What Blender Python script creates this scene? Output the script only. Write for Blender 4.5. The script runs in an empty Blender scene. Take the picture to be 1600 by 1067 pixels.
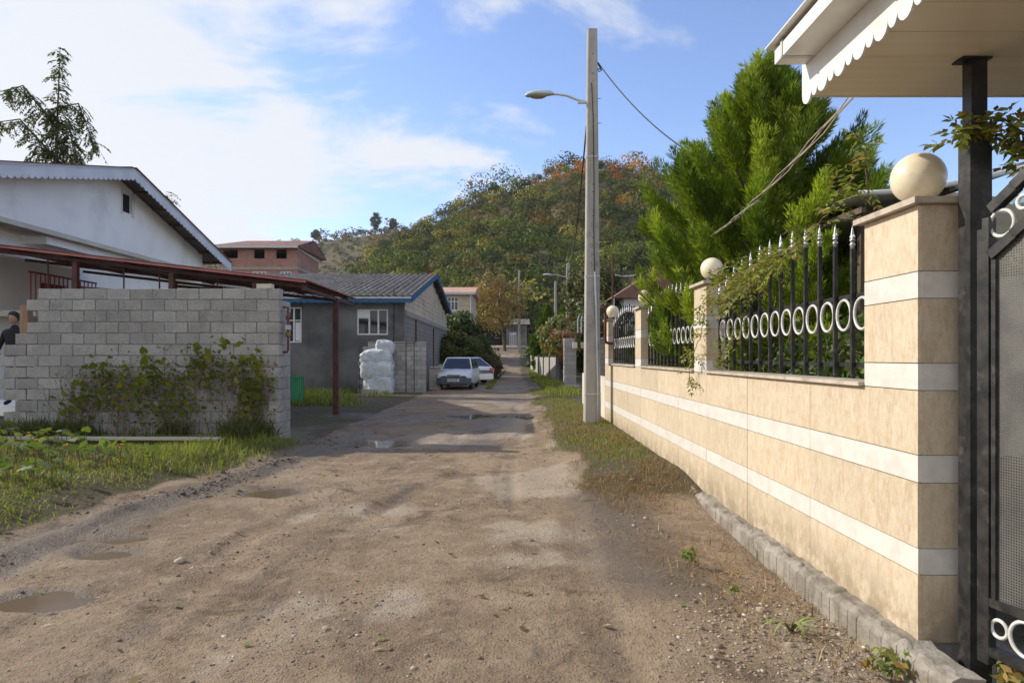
import bpy, math, random
import numpy as np
from mathutils import Vector, Matrix, Quaternion

random.seed(7)
RNG = np.random.default_rng(11)
scene = bpy.context.scene
COL = scene.collection
R = math.radians

# ------------------------------------------------------------------ camera
cam_d = bpy.data.cameras.new('camera')
cam_d.lens = 24.0
cam_d.sensor_width = 36.0
cam_d.shift_y = 0.0147
cam_d.clip_start = 0.05
cam_d.clip_end = 6000
cam = bpy.data.objects.new('camera', cam_d)
cam.location = (0, 0, 1.5)
cam.rotation_euler = (R(90), 0, 0)
COL.objects.link(cam)
scene.camera = cam

# ------------------------------------------------------------------ light
SUN = Vector((-1.57, 0.50, 1.0)).normalized()
SUN_EL = math.asin(SUN.z)
SUN_AZ = math.atan2(SUN.x, SUN.y)
sd = bpy.data.lights.new('sun', 'SUN')
sd.energy = 2.9
sd.angle = R(0.55)
sd.color = (1.0, 0.93, 0.82)
so = bpy.data.objects.new('sun', sd)
so.rotation_euler = SUN.to_track_quat('Z', 'Y').to_euler()
so.location = (-30, 10, 25)
COL.objects.link(so)

world = bpy.data.worlds.new('World')
scene.world = world
world.use_nodes = True
wn, wl = world.node_tree.nodes, world.node_tree.links
wn.clear()
def wnode(t, **k):
    n = wn.new(t)
    for a, b in k.items():
        setattr(n, a, b)
    return n
def wmath(op, a, b=None, clamp=False):
    n = wnode('ShaderNodeMath', operation=op, use_clamp=clamp)
    for i, s in enumerate((a, b)):
        if s is None: continue
        if isinstance(s, (int, float)): n.inputs[i].default_value = s
        else: wl.new(s, n.inputs[i])
    return n.outputs[0]
w_out = wnode('ShaderNodeOutputWorld')
w_bg = wnode('ShaderNodeBackground')
w_sky = wnode('ShaderNodeTexSky', sky_type='NISHITA')
w_sky.sun_disc = False
w_sky.sun_elevation = SUN_EL
w_sky.sun_rotation = SUN_AZ
w_sky.altitude = 0
w_sky.air_density = 1.0
w_sky.dust_density = 0.25
w_sky.ozone_density = 2.0
w_tc = wnode('ShaderNodeTexCoord')
w_sep = wnode('ShaderNodeSeparateXYZ')
wl.new(w_tc.outputs['Generated'], w_sep.inputs[0])
dz = wmath('ADD', wmath('MAXIMUM', w_sep.outputs[2], 0.0), 0.30)
cx = wmath('DIVIDE', w_sep.outputs[0], dz)
cy = wmath('DIVIDE', w_sep.outputs[1], dz)
w_cmb = wnode('ShaderNodeCombineXYZ')
wl.new(cx, w_cmb.inputs[0]); wl.new(cy, w_cmb.inputs[1])
w_n1 = wnode('ShaderNodeTexNoise')
w_n1.inputs['Scale'].default_value = 2.5
w_n1.inputs['Detail'].default_value = 9
w_n1.inputs['Roughness'].default_value = 0.60
w_n1.inputs['Distortion'].default_value = 0.35
w_n2 = wnode('ShaderNodeTexNoise')
w_n2.inputs['Scale'].default_value = 0.32
w_n2.inputs['Detail'].default_value = 2
w_map = wnode('ShaderNodeMapping')
w_map.inputs['Location'].default_value = (3.1, 1.7, 0.0)
w_map.inputs['Scale'].default_value = (0.8, 1.3, 1.0)
wl.new(w_cmb.outputs[0], w_map.inputs[0])
wl.new(w_map.outputs[0], w_n1.inputs['Vector'])
wl.new(w_map.outputs[0], w_n2.inputs['Vector'])
# broken cloud over most of the sky, clearing towards the north-east (ahead and right)
clear = wmath('ADD', wmath('MULTIPLY', w_sep.outputs[0], 0.75), wmath('MULTIPLY', w_sep.outputs[1], 0.66))
bias = wmath('SUBTRACT', 0.20, wmath('MULTIPLY', clear, 0.42))
low = wmath('MULTIPLY', wmath('SUBTRACT', 0.42, w_sep.outputs[2]), 0.36)
cov = wmath('ADD', wmath('ADD', w_n1.outputs[0], wmath('MULTIPLY', wmath('SUBTRACT', w_n2.outputs[0], 0.5), 0.35)), wmath('ADD', bias, low))
w_ramp = wnode('ShaderNodeMapRange', interpolation_type='SMOOTHSTEP')
w_ramp.inputs['From Min'].default_value = 0.45
w_ramp.inputs['From Max'].default_value = 0.64
wl.new(cov, w_ramp.inputs['Value'])
w_mix = wnode('ShaderNodeMix', data_type='RGBA')
w_fac = wmath('MULTIPLY', w_ramp.outputs[0], 0.93)
wl.new(w_fac, w_mix.inputs['Factor'])
w_tint = wnode('ShaderNodeMix', data_type='RGBA', blend_type='MULTIPLY')
w_tint.inputs['Factor'].default_value = 1.0
w_tint.inputs[7].default_value = (0.83, 0.80, 0.90, 1)
wl.new(w_sky.outputs[0], w_tint.inputs[6])
wl.new(w_tint.outputs[2], w_mix.inputs[6])
w_mix.inputs[7].default_value = (3.35, 3.42, 3.55, 1)
wl.new(w_mix.outputs[2], w_bg.inputs[0])
w_bg.inputs[1].default_value = 0.15
wl.new(w_bg.outputs[0], w_out.inputs[0])

vs = scene.view_settings
vs.view_transform = 'Standard'
vs.look = 'None'
vs.exposure = 0.82
vs.gamma = 1.0
vs.use_curve_mapping = False
scene.cycles.max_bounces = 6
scene.cycles.transparent_max_bounces = 12

# ================================================================== helpers
INV = {}
def tag(o, label=None, cat=None, group=None, kind=None):
    if label: o['label'] = label
    if cat: o['category'] = cat
    if group: o['group'] = group
    if kind: o['kind'] = kind
    return o
def thing(name, label, cat, loc=(0, 0, 0), group=None):
    o = bpy.data.objects.new(name, None)
    o.empty_display_size = 0.2
    o.location = loc
    COL.objects.link(o)
    INV[o.name] = Matrix.Translation(-Vector(loc))
    return tag(o, label, cat, group)
def setparent(o, p):
    if p is not None:
        o.parent = p
        o.matrix_parent_inverse = INV.get(p.name, Matrix.Identity(4))
def inst(name, mesh, loc=(0, 0, 0), rot=(0, 0, 0), scale=(1, 1, 1), parent=None):
    o = bpy.data.objects.new(name, mesh)
    o.location = loc; o.rotation_euler = rot; o.scale = scale
    COL.objects.link(o)
    if parent is not None:
        setparent(o, parent)
    return o

class MB:
    def __init__(s): s.v = []; s.f = []
    def add(s, vs_, fs):
        b = len(s.v); s.v += [tuple(p) for p in vs_]; s.f += [tuple(b + i for i in f) for f in fs]
    def box(s, x0, x1, y0, y1, z0, z1):
        s.add([(x0, y0, z0), (x1, y0, z0), (x1, y1, z0), (x0, y1, z0), (x0, y0, z1), (x1, y0, z1), (x1, y1, z1), (x0, y1, z1)],
              [(0, 3, 2, 1), (4, 5, 6, 7), (0, 1, 5, 4), (1, 2, 6, 5), (2, 3, 7, 6), (3, 0, 4, 7)]); return s
    def obox(s, c, ax, ay, az):
        c, ax, ay, az = Vector(c), Vector(ax), Vector(ay), Vector(az)
        s.add([c + i * ax + j * ay + k * az for k in (-1, 1) for i, j in ((-1, -1), (1, -1), (1, 1), (-1, 1))],
              [(0, 3, 2, 1), (4, 5, 6, 7), (0, 1, 5, 4), (1, 2, 6, 5), (2, 3, 7, 6), (3, 0, 4, 7)]); return s
    def beam(s, a, b, w, h, up=(0, 0, 1)):
        a, b = Vector(a), Vector(b); d = (b - a); u = Vector(up)
        sx = d.cross(u).normalized(); uz = sx.cross(d).normalized()
        return s.obox((a + b) / 2, d / 2, sx * w / 2, uz * h / 2)
    def path(s, pts, r, n=8, cap=True):
        pts = [Vector(p) for p in pts]
        rr = r if isinstance(r, (list, tuple)) else [r] * len(pts)
        b = len(s.v); ref = None
        for i, p in enumerate(pts):
            d = (pts[min(i + 1, len(pts) - 1)] - pts[max(i - 1, 0)]).normalized()
            if ref is None:
                ref = d.orthogonal().normalized()
            ref = (ref - d * ref.dot(d))
            ref = ref.normalized() if ref.length > 1e-6 else d.orthogonal().normalized()
            o2 = d.cross(ref)
            for k in range(n):
                a = 2 * math.pi * k / n
                s.v.append(tuple(p + (ref * math.cos(a) + o2 * math.sin(a)) * rr[i]))
        for i in range(len(pts) - 1):
            for k in range(n):
                s.f.append((b + i * n + k, b + i * n + (k + 1) % n, b + (i + 1) * n + (k + 1) % n, b + (i + 1) * n + k))
        if cap:
            s.f.append(tuple(b + k for k in reversed(range(n))))
            s.f.append(tuple(b + (len(pts) - 1) * n + k for k in range(n)))
        return s
    def tube(s, a, b, r, n=8, r2=None): return s.path([a, b], [r, r if r2 is None else r2], n)
    def lathe(s, prof, c=(0, 0, 0), n=20):
        b = len(s.v); c = Vector(c)
        for (r, z) in prof:
            for k in range(n):
                a = 2 * math.pi * k / n
                s.v.append((c.x + r * math.cos(a), c.y + r * math.sin(a), c.z + z))
        for i in range(len(prof) - 1):
            for k in range(n):
                s.f.append((b + i * n + k, b + i * n + (k + 1) % n, b + (i + 1) * n + (k + 1) % n, b + (i + 1) * n + k))
        s.f.append(tuple(b + k for k in reversed(range(n))))
        s.f.append(tuple(b + (len(prof) - 1) * n + k for k in range(n)))
        return s
    def prism(s, pts, ext):
        """extrude a planar 3d polygon by vector ext"""
        pts = [Vector(p) for p in pts]; e = Vector(ext); n = len(pts)
        s.add(pts + [p + e for p in pts],
              [tuple(range(n)), tuple(reversed(range(n, 2 * n)))] + [(i, i + n, (i + 1) % n + n, (i + 1) % n) for i in range(n)])
        return s
    def torus(s, c, ax, ay, Rr, r, n=20, m=6):
        c, ax, ay = Vector(c), Vector(ax).normalized(), Vector(ay).normalized(); az = ax.cross(ay); b = len(s.v)
        for i in range(n):
            a = 2 * math.pi * i / n; d = ax * math.cos(a) + ay * math.sin(a)
            for j in range(m):
                t = 2 * math.pi * j / m
                s.v.append(tuple(c + d * (Rr + r * math.cos(t)) + az * r * math.sin(t)))
        for i in range(n):
            for j in range(m):
                s.f.append((b + i * m + j, b + ((i + 1) % n) * m + j, b + ((i + 1) % n) * m + (j + 1) % m, b + i * m + (j + 1) % m))
        return s
    def mesh(s, name, mat, smooth=False):
        me = bpy.data.meshes.new(name)
        me.from_pydata(s.v, [], s.f)
        if mat is not None: me.materials.append(mat)
        if smooth:
            me.polygons.foreach_set('use_smooth', [True] * len(me.polygons))
        me.update()
        return me
    def build(s, name, mat, parent=None, smooth=False, kind=None):
        o = inst(name, s.mesh(name, mat, smooth), parent=parent)
        INV[o.name] = Matrix.Identity(4)
        if kind: o['kind'] = kind
        return o

def npmesh(name, V, F, mat, col=None, parent=None, smooth=False, kind=None):
    V = np.asarray(V, dtype=np.float32); F = np.asarray(F, dtype=np.int32); k = F.shape[1]
    me = bpy.data.meshes.new(name)
    me.vertices.add(len(V)); me.vertices.foreach_set('co', V.ravel())
    me.loops.add(F.size); me.loops.foreach_set('vertex_index', F.ravel())
    me.polygons.add(len(F))
    me.polygons.foreach_set('loop_start', np.arange(0, F.size, k, dtype=np.int32))
    me.polygons.foreach_set('loop_total', np.full(len(F), k, dtype=np.int32))
    if smooth: me.polygons.foreach_set('use_smooth', np.ones(len(F), dtype=bool))
    me.update(calc_edges=True)
    if col is not None:
        a = me.color_attributes.new('Col', 'FLOAT_COLOR', 'POINT')
        c = np.ones((len(V), 4), dtype=np.float32); c[:, :3] = col
        a.data.foreach_set('color', c.ravel())
    me.materials.append(mat)
    o = inst(name, me, parent=parent)
    INV[o.name] = Matrix.Identity(4)
    if kind: o['kind'] = kind
    return o

def hash2(ix, iy, seed):
    h = (ix.astype(np.int64) * 374761393 + iy.astype(np.int64) * 668265263 + seed * 974711) & 0x7fffffff
    h = ((h ^ (h >> 13)) * 1274126177) & 0x7fffffff
    return ((h ^ (h >> 16)) & 0xffff) / 65535.0
def vnoise(x, y, seed=0):
    x = np.asarray(x, float); y = np.asarray(y, float)
    ix, iy = np.floor(x), np.floor(y); fx, fy = x - ix, y - iy
    fx = fx * fx * (3 - 2 * fx); fy = fy * fy * (3 - 2 * fy)
    a, b = hash2(ix, iy, seed), hash2(ix + 1, iy, seed); c, d = hash2(ix, iy + 1, seed), hash2(ix + 1, iy + 1, seed)
    return (a + (b - a) * fx) * (1 - fy) + (c + (d - c) * fx) * fy
def fbm(x, y, seed=0, o=4):
    s = 0; a = .5
    for i in range(o):
        s = s + a * vnoise(np.asarray(x) * 2 ** i, np.asarray(y) * 2 ** i, seed + i * 17); a *= .5
    return s
def sstep(a, b, x):
    t = np.clip((np.asarray(x, float) - a) / (b - a), 0, 1); return t * t * (3 - 2 * t)

# ------------------------------------------------------------------ materials
def newmat(name):
    m = bpy.data.materials.new(name); m.use_nodes = True
    nt = m.node_tree; nt.nodes.clear()
    out = nt.nodes.new('ShaderNodeOutputMaterial'); bs = nt.nodes.new('ShaderNodeBsdfPrincipled')
    nt.links.new(bs.outputs[0], out.inputs[0])
    return m, nt, bs, out
class G:
    """small node-graph helper"""
    def __init__(s, nt): s.nt = nt
    def n(s, t, **k):
        x = s.nt.nodes.new(t)
        for a, b in k.items(): setattr(x, a, b)
        return x
    def L(s, a, b): s.nt.links.new(a, b)
    def pos(s, scale=(1, 1, 1)):
        g = s.n('ShaderNodeNewGeometry'); m = s.n('ShaderNodeMapping'); m.inputs['Scale'].default_value = scale
        s.L(g.outputs['Position'], m.inputs[0]); return m.outputs[0]
    def noise(s, vec, scale, detail=4, rough=.55, dist=0):
        t = s.n('ShaderNodeTexNoise'); s.L(vec, t.inputs['Vector'])
        t.inputs['Scale'].default_value = scale; t.inputs['Detail'].default_value = detail
        t.inputs['Roughness'].default_value = rough; t.inputs['Distortion'].default_value = dist
        return t.outputs[0]
    def voro(s, vec, scale, feature='F1'):
        t = s.n('ShaderNodeTexVoronoi', feature=feature); s.L(vec, t.inputs['Vector']); t.inputs['Scale'].default_value = scale
        return t
    def rng(s, v, a, b, c=0, d=1):
        t = s.n('ShaderNodeMapRange', interpolation_type='SMOOTHSTEP'); s.L(v, t.inputs[0])
        for i, x in enumerate((a, b, c, d)): t.inputs[1 + i].default_value = x
        return t.outputs[0]
    def mix(s, f, a, b, blend='MIX'):
        t = s.n('ShaderNodeMix', data_type='RGBA', blend_type=blend)
        for i, x in ((0, f), (6, a), (7, b)):
            if isinstance(x, (int, float)): t.inputs[i].default_value = x
            elif isinstance(x, tuple): t.inputs[i].default_value = (*x, 1)
            else: s.L(x, t.inputs[i])
        return t.outputs[2]
    def math(s, op, a, b=0.0, clamp=False):
        t = s.n('ShaderNodeMath', operation=op, use_clamp=clamp)
        for i, x in enumerate((a, b)):
            if isinstance(x, (int, float)): t.inputs[i].default_value = x
            else: s.L(x, t.inputs[i])
        return t.outputs[0]
    def bump(s, h, bs, dist=.01, strength=.6):
        b = s.n('ShaderNodeBump'); b.inputs['Distance'].default_value = dist; b.inputs['Strength'].default_value = strength
        s.L(h, b.inputs['Height']); s.L(b.outputs[0], bs.inputs['Normal'])
    def rand(s): return s.n('ShaderNodeObjectInfo').outputs['Random']

def pm(name, c1, c2=None, scale=3.0, rough=.7, bump=0.0, bscale=40, metal=0.0, stretch=(1, 1, 1), vary=0.0, detail=5, lo=.35, hi=.65, dirt=None, dirt_scale=.8, spec=.4, rvar=0.0):
    m, nt, bs, out = newmat(name); g = G(nt)
    p = g.pos(stretch)
    c2 = c2 or tuple(min(1, x * .8) for x in c1)
    col = g.mix(g.rng(g.noise(p, scale, detail), lo, hi), c1, c2)
    if dirt:
        p2 = g.pos((1, 1, 1))
        col = g.mix(g.rng(g.noise(p2, dirt_scale, 6, .65), .52, .75, 0, .8), col, dirt)
    if vary:
        v = g.math('ADD', g.math('MULTIPLY', g.rand(), vary), 1 - vary / 2)
        cc = g.n('ShaderNodeCombineColor')
        for i in range(3): g.L(v, cc.inputs[i])
        col = g.mix(1.0, col, cc.outputs[0], 'MULTIPLY')
    g.L(col, bs.inputs['Base Color'])
    bs.inputs['Roughness'].default_value = rough
    if rvar:
        g.L(g.rng(g.noise(g.pos(), 6, 4), .3, .7, rough - rvar, rough + rvar), bs.inputs['Roughness'])
    bs.inputs['Metallic'].default_value = metal
    bs.inputs['Specular IOR Level'].default_value = spec
    if bump:
        g.bump(g.noise(p, bscale, 5, .6), bs, bump, .7)
    return m

def leafmat(name, rough=.5, trans=.35, spec=.3):
    m, nt, bs, out = newmat(name); g = G(nt)
    a = g.n('ShaderNodeVertexColor', layer_name='Col')
    g.L(a.outputs[0], bs.inputs['Base Color']); bs.inputs['Roughness'].default_value = rough
    bs.inputs['Specular IOR Level'].default_value = spec
    tr = g.n('ShaderNodeBsdfTranslucent')
    g.L(g.mix(1.0, a.outputs[0], (1.5, 1.5, .7), 'MULTIPLY'), tr.inputs[0])
    ms = g.n('ShaderNodeMixShader'); ms.inputs[0].default_value = trans
    g.L(bs.outputs[0], ms.inputs[1]); g.L(tr.outputs[0], ms.inputs[2]); g.L(ms.outputs[0], out.inputs[0])
    return m
def leafmat_rand(name, cols, rough=.5, trans=.3):
    """single leaves: colour picked per object"""
    m, nt, bs, out = newmat(name); g = G(nt)
    r = g.n('ShaderNodeValToRGB'); r.color_ramp.interpolation = 'LINEAR'
    el = r.color_ramp.elements
    while len(el) < len(cols): el.new(.5)
    for i, c in enumerate(cols): el[i].position = i / (len(cols) - 1); el[i].color = (*c, 1)
    g.L(g.rand(), r.inputs[0])
    col = g.mix(g.rng(g.noise(g.pos(), 40, 3), .4, .7, 0, .5), r.outputs[0], tuple(c * .6 for c in cols[0]))
    g.L(col, bs.inputs['Base Color']); bs.inputs['Roughness'].default_value = rough
    tr = g.n('ShaderNodeBsdfTranslucent'); g.L(g.mix(1.0, col, (1.5, 1.5, .7), 'MULTIPLY'), tr.inputs[0])
    ms = g.n('ShaderNodeMixShader'); ms.inputs[0].default_value = trans
    g.L(bs.outputs[0], ms.inputs[1]); g.L(tr.outputs[0], ms.inputs[2]); g.L(ms.outputs[0], out.inputs[0])
    return m

M = {}
M['leaf'] = leafmat('leaf_mixed')
M['leaf_far'] = leafmat('leaf_far', .7, .22, .15)
M['grass'] = leafmat('grass_blades', .55, .35, .25)
M['bark'] = pm('bark', (.12, .085, .06), (.06, .045, .035), 8, .9, .01, 30, stretch=(1, 1, .25))
M['twig'] = pm('twig', (.23, .16, .10), (.12, .08, .05), 12, .9)
M['steel_black'] = pm('black_painted_steel', (.012, .012, .014), (.03, .028, .026), 14, .42, .001, 60, dirt=(.09, .08, .07), dirt_scale=9, rvar=.1)
M['steel_white'] = pm('white_painted_ring', (.68, .67, .65), (.5, .48, .45), 25, .5)
M['silver'] = pm('silver_paint', (.62, .62, .63), (.4, .4, .4), 40, .35, metal=.5)
M['concrete'] = pm('concrete', (.36, .34, .31), (.27, .255, .23), 5, .9, .004, 55, dirt=(.17, .155, .135), dirt_scale=3.5)
M['footing'] = pm('footing_concrete', (.31, .28, .24), (.20, .172, .138), 6, .95, .02, 22, dirt=(.13, .11, .075), dirt_scale=3.5)
M['mortar'] = pm('mortar', (.26, .25, .24), (.16, .155, .15), 9, .95, .004, 60)
M['pole'] = pm('pole_concrete', (.40, .38, .35), (.31, .295, .27), 4, .85, .002, 90, stretch=(1, 1, .3), dirt=(.24, .225, .20), dirt_scale=2.2)
M['rust'] = pm('rusty_red_steel', (.11, .04, .032), (.06, .03, .025), 6, .75, .001, 50, dirt=(.07, .04, .03), dirt_scale=4)
M['red_sheet'] = pm('red_roof_sheet', (.20, .075, .062), (.14, .06, .05), 3, .6, dirt=(.14, .07, .055), dirt_scale=1.5)
M['white_metal'] = pm('white_sheet_metal', (.78, .77, .73), (.70, .69, .65), 3, .42, dirt=(.55, .52, .46), dirt_scale=2.0)
M['white_wall'] = pm('white_render', (.93, .92, .90), (.87, .86, .84), 1.2, .9, .002, 60, dirt=(.70, .68, .65), dirt_scale=.6)
M['cream_wall'] = pm('cream_render', (.62, .58, .49), (.54, .50, .42), 1.5, .9, .002, 60)
M['grey_render'] = pm('grey_cement_render', (.185, .182, .18), (.10, .10, .102), .7, .95, .006, 20, dirt=(.06, .06, .062), dirt_scale=.55, detail=8)
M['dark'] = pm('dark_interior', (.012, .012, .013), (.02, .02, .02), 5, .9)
M['blue_paint'] = pm('blue_paint', (.018, .115, .25), (.015, .085, .19), 5, .6, dirt=(.03, .08, .14), dirt_scale=2)
M['white_paint'] = pm('white_paint', (.75, .76, .77), (.66, .67, .68), 6, .5)
M['brown_door'] = pm('brown_door', (.075, .03, .026), (.05, .022, .02), 5, .6)
M['tan_wall'] = pm('tan_stone_wall', (.52, .43, .33), (.45, .37, .28), 2, .9)
M['tan_roof'] = pm('tan_roof', (.50, .29, .20), (.42, .25, .18), 2, .8)
M['brown_roof'] = pm('brown_roof_sheet', (.24, .12, .095), (.17, .085, .07), 1.5, .75)
M['gutter'] = pm('gutter_grey', (.55, .56, .57), (.45, .46, .47), 3, .5)
M['roof_asb'] = pm('old_corrugated_sheet', (.23, .205, .18), (.13, .118, .105), 1.6, .95, .004, 25, dirt=(.035, .036, .028), dirt_scale=1.4)
M['dull_sheet'] = pm('dull_roof_underside', (.20, .175, .15), (.13, .11, .095), 2.5, .7)
M['plank'] = pm('weathered_plank', (.52, .47, .41), (.40, .35, .29), 4, .85, .003, 30, stretch=(.2, 3, 3))
M['stone_pebble'] = pm('pebble', (.34, .29, .235), (.22, .18, .14), 9, .9, vary=.0)
M['pipe_red'] = pm('red_gas_pipe', (.20, .05, .04), (.13, .04, .035), 9, .6)
M['cable'] = pm('black_cable', (.012, .012, .013), (.02, .02, .02), 9, .6)
M['cable_pale'] = pm('pale_cable', (.42, .37, .30), (.33, .29, .24), 20, .7)
M['pvc'] = pm('pvc_conduit', (.62, .63, .65), (.52, .53, .55), 6, .45)
M['globe'] = pm('cream_globe', (.80, .72, .54), (.76, .67, .48), 2, .3, dirt=(.62, .54, .39), dirt_scale=5, spec=.5)
M['rubber'] = pm('rubber', (.018, .018, .018), (.03, .03, .03), 9, .85)
M['skin'] = pm('skin', (.42, .25, .17), (.38, .22, .15), 9, .55)
M['hair'] = pm('hair', (.010, .009, .009), (.02, .018, .016), 30, .6)
M['cloth_black'] = pm('black_cloth', (.014, .014, .018), (.022, .022, .028), 12, .9)
M['cloth_dark'] = pm('dark_trousers', (.02, .02, .022), (.03, .03, .03), 12, .9)
M['green_sheet'] = pm('green_corrugated_sheet', (.05, .33, .15), (.04, .26, .12), 4, .5)
M['car_paint'] = pm('silver_white_car_paint', (.60, .62, .66), (.56, .58, .62), 2, .28, spec=.6)
M['car_white'] = pm('white_car_paint', (.76, .77, .78), (.72, .73, .74), 2, .25, spec=.6)
M['bumper'] = pm('grey_bumper_plastic', (.085, .10, .125), (.07, .085, .105), 8, .6)
M['tail'] = pm('red_tail_lamp', (.50, .015, .03), (.4, .01, .02), 8, .2)
M['plate'] = pm('number_plate', (.72, .72, .70), (.62, .62, .6), 9, .4)
M['ink'] = pm('dark_ink', (.04, .04, .05), (.05, .05, .06), 9, .6)
M['soffit'] = pm('beige_soffit_sheet', (.78, .69, .55), (.73, .64, .50), 1.5, .38, stretch=(.4, 14, 1), dirt=(.60, .52, .41), dirt_scale=1.2)
M['blue_glass'] = pm('pale_blue_panel', (.30, .46, .52), (.24, .38, .44), 3, .25)

def m_glass():
    m, nt, bs, out = newmat('window_glass'); g = G(nt)
    bs.inputs['Base Color'].default_value = (.02, .024, .03, 1); bs.inputs['Roughness'].default_value = .05
    bs.inputs['Specular IOR Level'].default_value = .7
    return m
M['glass'] = m_glass()
def m_lamp_glass():
    m, nt, bs, out = newmat('headlamp_glass')
    bs.inputs['Base Color'].default_value = (.62, .64, .66, 1); bs.inputs['Roughness'].default_value = .12
    bs.inputs['Metallic'].default_value = .35
    return m
M['lamp_glass'] = m_lamp_glass()

def m_travertine():
    m, nt, bs, out = newmat('beige_travertine'); g = G(nt)
    p = g.pos((2.6, 2.6, 1.0)); p1 = g.pos()
    a = g.rng(g.noise(p, 5.5, 10, .74, .6), .36, .64)
    b = g.rng(g.noise(p, 17, 8, .78, .4), .38, .64)
    col = g.mix(a, (.60, .50, .36), (.48, .365, .235))
    col = g.mix(g.math('MULTIPLY', b, .6), col, (.65, .575, .455))
    col = g.mix(g.rng(g.noise(p, 48, 7, .8), .54, .68, 0, .75), col, (.35, .255, .155))
    col = g.mix(g.rng(g.noise(p1, 150, 4, .7), .60, .68, 0, .5), col, (.22, .15, .09))
    v = g.math('ADD', g.math('MULTIPLY', g.rand(), .13), .93)
    cc = g.n('ShaderNodeCombineColor')
    for i in range(3): g.L(v, cc.inputs[i])
    col = g.mix(1.0, col, cc.outputs[0], 'MULTIPLY')
    # splash dirt low down and rain streaks
    sp = g.n('ShaderNodeSeparateXYZ'); g.L(g.n('ShaderNodeNewGeometry').outputs['Position'], sp.inputs[0])
    lowz = g.rng(sp.outputs[2], .42, .05, 0, 1)
    col = g.mix(g.math('MULTIPLY', g.math('MULTIPLY', lowz, g.rng(g.noise(p1, 5, 6, .7), .30, .62)), .85), col, (.25, .19, .125))
    col = g.mix(g.rng(g.noise(g.pos((7, 7, .35)), 2.2, 7, .7), .60, .82, 0, .35), col, (.33, .25, .165))
    g.L(col, bs.inputs['Base Color'])
    g.L(g.rng(b, 0, 1, .38, .6), bs.inputs['Roughness'])
    bs.inputs['Specular IOR Level'].default_value = .35
    g.bump(g.noise(p, 9, 6, .65), bs, .0025, .6)
    return m
M['travertine'] = m_travertine()
def m_whitestone():
    m, nt, bs, out = newmat('white_marble'); g = G(nt)
    p1 = g.pos()
    col = g.mix(g.rng(g.noise(p1, 9, 7, .65), .35, .7), (.66, .63, .575), (.57, .53, .475))
    col = g.mix(g.rng(g.noise(p1, 60, 3, .6), .68, .75, 0, .7), col, (.30, .26, .21))
    col = g.mix(g.rng(g.noise(g.pos((3, 3, .5)), 4, 6, .7), .60, .8, 0, .55), col, (.42, .35, .27))
    g.L(col, bs.inputs['Base Color']); bs.inputs['Roughness'].default_value = .5
    return m
M['whitestone'] = m_whitestone()
def m_capstone():
    return pm('capstone', (.50, .43, .345), (.39, .33, .26), 7, .7, .002, 60, dirt=(.18, .15, .12), dirt_scale=6)
M['capstone'] = m_capstone()

def m_block():
    m, nt, bs, out = newmat('lightweight_block'); g = G(nt); p = g.pos()
    col = g.mix(g.rng(g.noise(p, 2.2, 5, .6), .3, .7), (.41, .40, .385), (.31, .305, .295))
    vr = g.voro(p, 62)
    col = g.mix(g.rng(vr.outputs['Distance'], .05, .5, .7, 0), col, (.15, .145, .135))
    col = g.mix(g.rng(g.noise(p, 75, 3), .56, .64, 0, .5), col, (.54, .52, .49))
    v = g.math('ADD', g.math('MULTIPLY', g.rand(), .30), .85)
    cc = g.n('ShaderNodeCombineColor')
    for i in range(3): g.L(v, cc.inputs[i])
    col = g.mix(1.0, col, cc.outputs[0], 'MULTIPLY')
    col = g.mix(g.rng(g.noise(p, .9, 7, .72), .54, .72, 0, .6), col, (.17, .16, .135))
    g.L(col, bs.inputs['Base Color']); bs.inputs['Roughness'].default_value = .95
    h = g.math('ADD', g.math('MULTIPLY', g.noise(p, 70, 4, .7), .8), g.rng(vr.outputs['Distance'], 0, .4))
    g.bump(h, bs, .014, 1.0)
    return m
M['block'] = m_block()

def m_brickwork(name, c1, c2, mort, bw, bh, axis='x', rough=.9):
    m, nt, bs, out = newmat(name); g = G(nt)
    geo = g.n('ShaderNodeNewGeometry'); sp = g.n('ShaderNodeSeparateXYZ'); g.L(geo.outputs['Position'], sp.inputs[0])
    cb = g.n('ShaderNodeCombineXYZ'); g.L(g.math('ADD', sp.outputs[0], sp.outputs[1]), cb.inputs[0]); g.L(sp.outputs[2], cb.inputs[1])
    bt = g.n('ShaderNodeTexBrick'); g.L(cb.outputs[0], bt.inputs['Vector'])
    bt.inputs['Color1'].default_value = (*c1, 1); bt.inputs['Color2'].default_value = (*c2, 1); bt.inputs['Mortar'].default_value = (*mort, 1)
    bt.inputs['Scale'].default_value = 1; bt.inputs['Brick Width'].default_value = bw; bt.inputs['Row Height'].default_value = bh
    bt.inputs['Mortar Size'].default_value = bh * .07
    col = g.mix(g.rng(g.noise(g.pos(), 1.1, 6, .65), .45, .75, 0, .5), bt.outputs[0], tuple(x * .55 for x in c1))
    g.L(col, bs.inputs['Base Color']); bs.inputs['Roughness'].default_value = rough
    g.bump(bt.outputs['Fac'], bs, -.01, .6)
    return m
M['red_brick'] = m_brickwork('red_hollow_brick', (.40, .20, .155), (.31, .15, .12), (.30, .23, .19), .26, .2)
M['side_block'] = m_brickwork('side_blockwork', (.27, .25, .225), (.21, .20, .18), (.14, .13, .12), .4, .2)

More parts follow.
